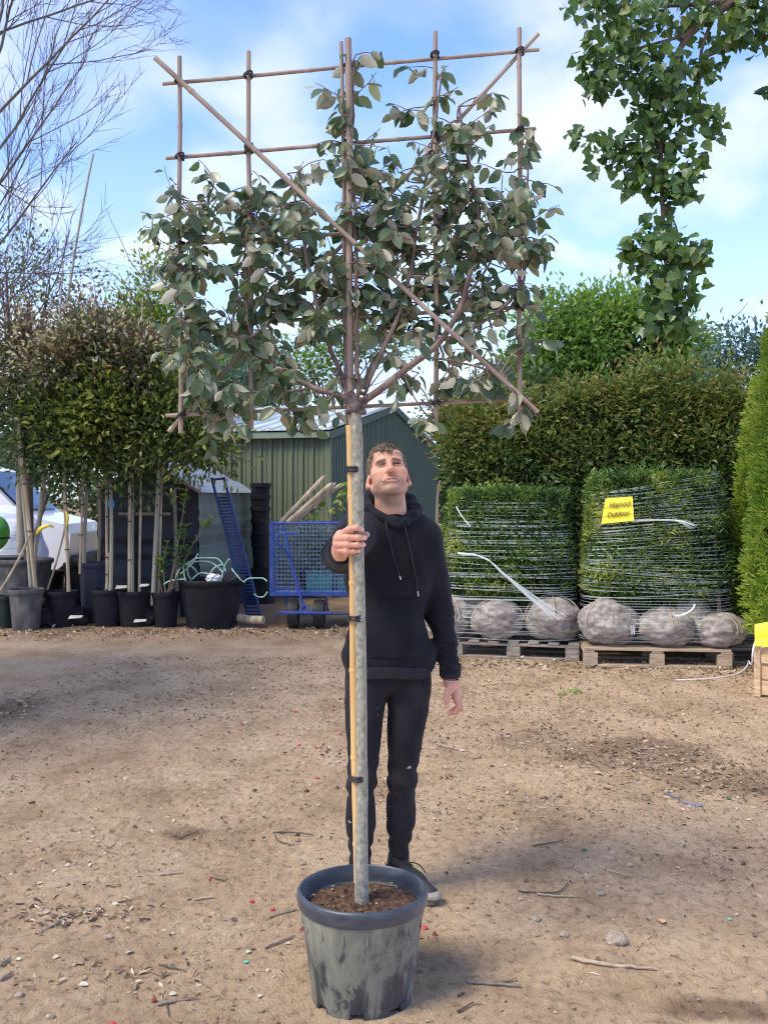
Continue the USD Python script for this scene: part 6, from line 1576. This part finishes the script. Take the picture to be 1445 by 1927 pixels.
for pts, rad, m, lab in (([(130 / 1, 1726), (72, 1760)], .006, 2, 'grey stick at far left pointing to the leaf pile'), ([(514, 1577), (545, 1579), (591, 1577)], .005, 0, 'longest dark curved twig lying left of the pot'), ([(517, 1582), (530, 1592), (553, 1596)], .004, 0, 'short curled dark twig under the long one'),
                         ([(335, 1579), (372, 1567)], .004, 0, 'dark twig on the grey stain at left'), ([(301, 1650), (346, 1645)], .006, 1, 'straight pale stick in the left half'), ([(365, 1697), (404, 1692)], .006, 1, 'short straw coloured stick left of the pot'), ([(506, 1732), (560, 1716)], .005, 2, 'grey straight twig pointing at the pot from the left'),
                         ([(500, 1790), (555, 1767)], .005, 2, 'grey twig running under the pot side'), ([(395, 1655), (420, 1660), (435, 1672)], .003, 0, 'thin curved twig beside a red speck'), ([(298, 1890), (372, 1882)], .006, 2, 'grey stick with a red berry at bottom left'), ([(312, 1880), (318, 1915)], .003, 0, 'thin twig crossing the grey stick at bottom left'),
                         ([(305, 1820), (350, 1832)], .004, 0, 'dark bent twig right of a pale leaf at bottom left'), ([(0, 1822), (20, 1806)], .007, 2, 'short stick cut off at the left edge, upper one'), ([(0, 1848), (22, 1832)], .007, 2, 'short stick cut off at the left edge, lower one'), ([(210, 1703), (268, 1690)], .005, 1, 'pale forked twig beside a yellow leaf'),
                         ([(876, 1856), (925, 1860), (980, 1866)], .008, 2, 'thick forked grey stick right of the pot base'), ([(925, 1860), (966, 1853)], .006, 2, 'side fork of the thick grey stick'), ([(1075, 1818), (1130, 1826), (1235, 1834)], .009, 1, 'longest pale stick at lower right'), ([(1083, 1812), (1120, 1822)], .006, 1, 'splinter lying along the long pale stick'),
                         ([(1010, 1688), (1050, 1690), (1085, 1692)], .005, 1, 'pale twig at right, nearly level'), ([(975, 1683), (1040, 1684), (1068, 1668)], .004, 0, 'thin dark twig bending up beside the pale one'), ([(1005, 1597), (1058, 1587)], .005, 0, 'short dark stick in the middle right'), ([(1145, 1642), (1178, 1652)], .005, 1, 'short pale splinter at right'),
                         ([(820, 1402), (868, 1412)], .006, 1, 'pale splinter right of the man'), ([(1230, 1445), (1310, 1436)], .005, 1, 'thin pale stick across the leaf pile at right'), ([(1300, 1355), (1350, 1335)], .005, 1, 'pale stick near the pallets'), ([(860, 1912), (890, 1895)], .005, 0, 'dark stick at the bottom right of the pot'), ([(862, 1880), (875, 1878)], .006, 0, 'stub of wood right of the pot'),
                         ([(1395, 1285), (1445, 1310)], .006, 1, 'pale stick below the crate')):
    stick(pts, rad, m, lab)
blue_pen = [rest(1250, 1493, .006), rest(1268, 1503, .012), rest(1292, 1515, .006), rest(1322, 1521, .008)]
solo('blue_strip', tube(spline(blue_pen, 10), A([.004, .004, .007]), 6), pm('faded_blue_plastic', (.14, .16, .24), rough=.6), 'faded blue plastic strip on the leafy ground at right', 'strip', True)
stone_m = pm('yard_stone', [(.3, (.16, .125, .09)), (.7, (.42, .34, .25))], scale=45, rough=.9, bump=.3)
for k, (px, py, s, lab) in enumerate(((1006, 1734, .022, 'rounded grey stone right of the pot'), (1158, 1782, .04, 'largest pale stone at lower right'), (1063, 1768, .018, 'small stone left of the largest one'), (1050, 1730, .010, 'pebble beside the rounded stone'), (205, 1765, .016, 'dark stone in the left foreground'), (95, 1913, .014, 'dark pebble at bottom left'), (36, 1871, .015, 'two toned stone near the left edge'), (1185, 1632, .016, 'dark stone by the splinter at right'), (410, 1435, .012, 'dark pebble left of the man'), (1240, 1685, .014, 'grey stone beside the dark twig at right'), (105 + 465, 1628, .014, 'round dark clod left of the trunk'), (1130, 1686, .018, 'grey lump right of the pale twig'))):
    solo('stone', ball(rest(px, py, s * .25), (s, s * .85, s * .6), 3, .35, 1.8, k), stone_m, lab, 'stone', 40, group='loose stones on the soil')
leafm = {n: pm(n, c, rough=.7) for n, c in (('orange_dead_leaf', [(.3, (.55, .27, .10)), (.7, (.68, .40, .20))]), ('green_fallen_leaf', [(.3, (.05, .12, .05)), (.7, (.09, .18, .08))]), ('pale_fallen_leaf', [(.3, (.42, .40, .26)), (.7, (.6, .57, .42))]), ('turquoise_chip', [(.3, (.10, .38, .30)), (.7, (.16, .48, .38))]), ('lime_fallen_leaf', [(.3, (.12, .24, .03)), (.7, (.24, .38, .06))]))}
for k, (px, py, s, n, g, lab) in enumerate(((1246, 1745, .052, 'orange_dead_leaf', 1.4, 'single orange leaf standing out at lower right'), (1094, 1607, .03, 'green_fallen_leaf', .3, 'small green leaf lying right of the man'), (457, 1816, .022, 'turquoise_chip', .2, 'turquoise plastic chip left of the pot'), (462, 1800, .024, 'pale_fallen_leaf', .8, 'pale crumpled petal above the turquoise chip'), (148, 1852, .032, 'pale_fallen_leaf', .1, 'pale leaf in the left foreground'), (485, 1882, .026, 'pale_fallen_leaf', 1.2, 'pale leaf near the pot at bottom'), (318, 1874, .028, 'pale_fallen_leaf', .6, 'pale frayed leaf above the grey stick'), (37, 1810, .028, 'pale_fallen_leaf', 2.4, 'pale leaf by the cut off stick at left'),
                                            (1369, 1737, .022, 'turquoise_chip', .5, 'turquoise and white chip at the right'), (1365, 1507, .045, 'green_fallen_leaf', .4, 'green leaf among the brown ones at right'), (1170, 1380, .04, 'lime_fallen_leaf', 1., 'lime leaf above the dark leafy patch'), (1080, 1465, .03, 'lime_fallen_leaf', .2, 'small lime sprig on the soil at right'), (210, 1705, .028, 'pale_fallen_leaf', .3, 'yellow pale leaf on the forked twig at left'))):
    c = rest(px, py, .006)
    v, f, _ = leaves(c[None], A([[math.cos(g), math.sin(g), .05]]), A([[.1, -.25, 1.]]), A([s]), A([s * .6]), OVAL)
    v2 = v + A([0, 0, .004])
    solo('fallen_leaf' if 'leaf' in n else 'plastic_chip', (v, f), leafm[n], lab, 'leaf' if 'leaf' in n else 'chip', True, group='odd leaves and chips on the soil')
t = thing('cut_sprig', 'bright lime green sprig dropped on the soil before the pallets', 'sprig', rest(1070, 1306))
for k in range(34):
    c = rest(1050 + 40 * r.random(), 1302 + 8 * r.random(), .005 + .02 * r.random())
    g = r.random() * 6.28
    v, f, _ = leaves(c[None], A([[math.cos(g), math.sin(g), .3 * r.random()]]), A([[0, -.4, 1.]]) + r.normal(size=(1, 3)) * .3, A([.03 + .02 * r.random()]), A([.012]), DIAMOND)
    put('leaf', (v, f), leafm['lime_fallen_leaf'], t, False)
# chips, crumbs, twigs and dead leaves that nobody could count
n = 60000
X = -2.7 + 6.0 * r.random(n); Y = 2.55 + (9.6 - 2.55) * r.random(n) ** .8
dens = .22 + .5 * np.clip(meshkit.fbm(np.stack([X * 1.4, Y * 1.4, X * 0], -1), 3, 6) - .42, 0, 1) * 3
for (px, py, rx, ry, w) in ((1200, 1420, .7, .5, 1.0), (1330, 1460, .6, .5, .9), (1060, 1380, .4, .4, .6), (130, 1725, .32, .16, 1.0), (250, 1830, .25, .12, .6), (20, 1340, .3, .8, 1.), (1120, 1660, .3, .2, .4)):
    c = on_ground(px, py)
    dens = np.maximum(dens, w * np.exp(-((X - c[0]) / rx) ** 2 - ((Y - c[1]) / ry) ** 2))
keep = (r.random(n) < dens) & (np.hypot(X + .066, Y - 3.12) > .20) & (np.hypot(X - .05, Y - 3.9) > .25)
X, Y = X[keep], Y[keep]; n = len(X)
Z = ground_height(X, Y)
g = r.random(n) * 6.28
kind = r.random(n)
S = (.0045 + .014 * r.random(n) ** 3) * (1 + .05 * Y)
ax = np.stack([np.cos(g), np.sin(g), .25 * r.normal(size=n)], 1)
v, f, tt = leaves(np.stack([X, Y, Z + .004], 1), ax, A([0, 0, 1.]) + r.normal(size=(n, 3)) * .45, S * np.where(kind < .3, 2.6, 1.3), S * np.where(kind < .3, .3, .85), NEEDLE, r.random(n))
chips_look = leaf_look('soil_litter', [(0, (.07, .048, .035)), (.3, (.16, .112, .075)), (.6, (.29, .215, .145)), (.85, (.42, .325, .225)), (1, (.52, .43, .32))], trans=.05, rough=.9, spec=.15, trcol=1.)
solo('soil_litter', (v, f), chips_look, 'scattered wood chips, crumbs and dead leaf scraps on the soil', 'litter', tint=tt, kind='stuff')
# bigger curled dead leaves in the dark patches
pts = []
for (px, py, rx, ry, m) in ((1200, 1425, .6, .45, 420), (1340, 1470, .5, .4, 320), (1250, 1350, .6, .3, 130), (130, 1725, .22, .12, 150), (15, 1330, .2, .6, 160), (1050, 1385, .3, .3, 110), (235, 1830, .2, .1, 50)):
    c = on_ground(px, py)
    pts.append(np.stack([c[0] + rx * .6 * r.normal(size=m), c[1] + ry * .6 * r.normal(size=m)], 1))
pts = np.vstack(pts); m = len(pts)
g = r.random(m) * 6.28
S = .014 + .030 * r.random(m) ** 1.5
v, f, tt = leaves(np.stack([pts[:, 0], pts[:, 1], ground_height(pts[:, 0], pts[:, 1]) + .008], 1), np.stack([np.cos(g), np.sin(g), .2 * r.normal(size=m)], 1), A([0, 0, 1.]) + r.normal(size=(m, 3)) * .5, S, S * (.25 + .3 * r.random(m)), OVAL, .1 + .9 * r.random(m))
solo('dead_leaves', (v, f), chips_look, 'curled brown dead leaves gathered in the dark patches', 'leaves', True, tint=tt, kind='stuff')
# line of chips and rubbish at the back edge of the yard, in front of the pots and the pallets
m = 3400
X = np.r_[-5.2 + 5.2 * r.random(m * 2 // 3), .4 + 3.2 * r.random(m // 3)]
Y = np.where(X < .3, 11.25 + .30 * r.normal(size=len(X)), 9.15 - .12 * (X - 1.7) + .25 * r.normal(size=len(X)))
m = len(X); g = r.random(m) * 6.28; S = .012 + .034 * r.random(m) ** 2
v, f, tt = leaves(np.stack([X, Y, ground_height(X, Y) + .006 + .012 * r.random(m)], 1), np.stack([np.cos(g), np.sin(g), .3 * r.normal(size=m)], 1), A([0, 0, 1.]) + r.normal(size=(m, 3)) * .5, S * 1.3, S * .6, NEEDLE, r.random(m))
solo('edge_litter', (v, f), chips_look, 'strip of chips and dead leaves along the feet of pots and pallets', 'litter', tint=tt, kind='stuff')
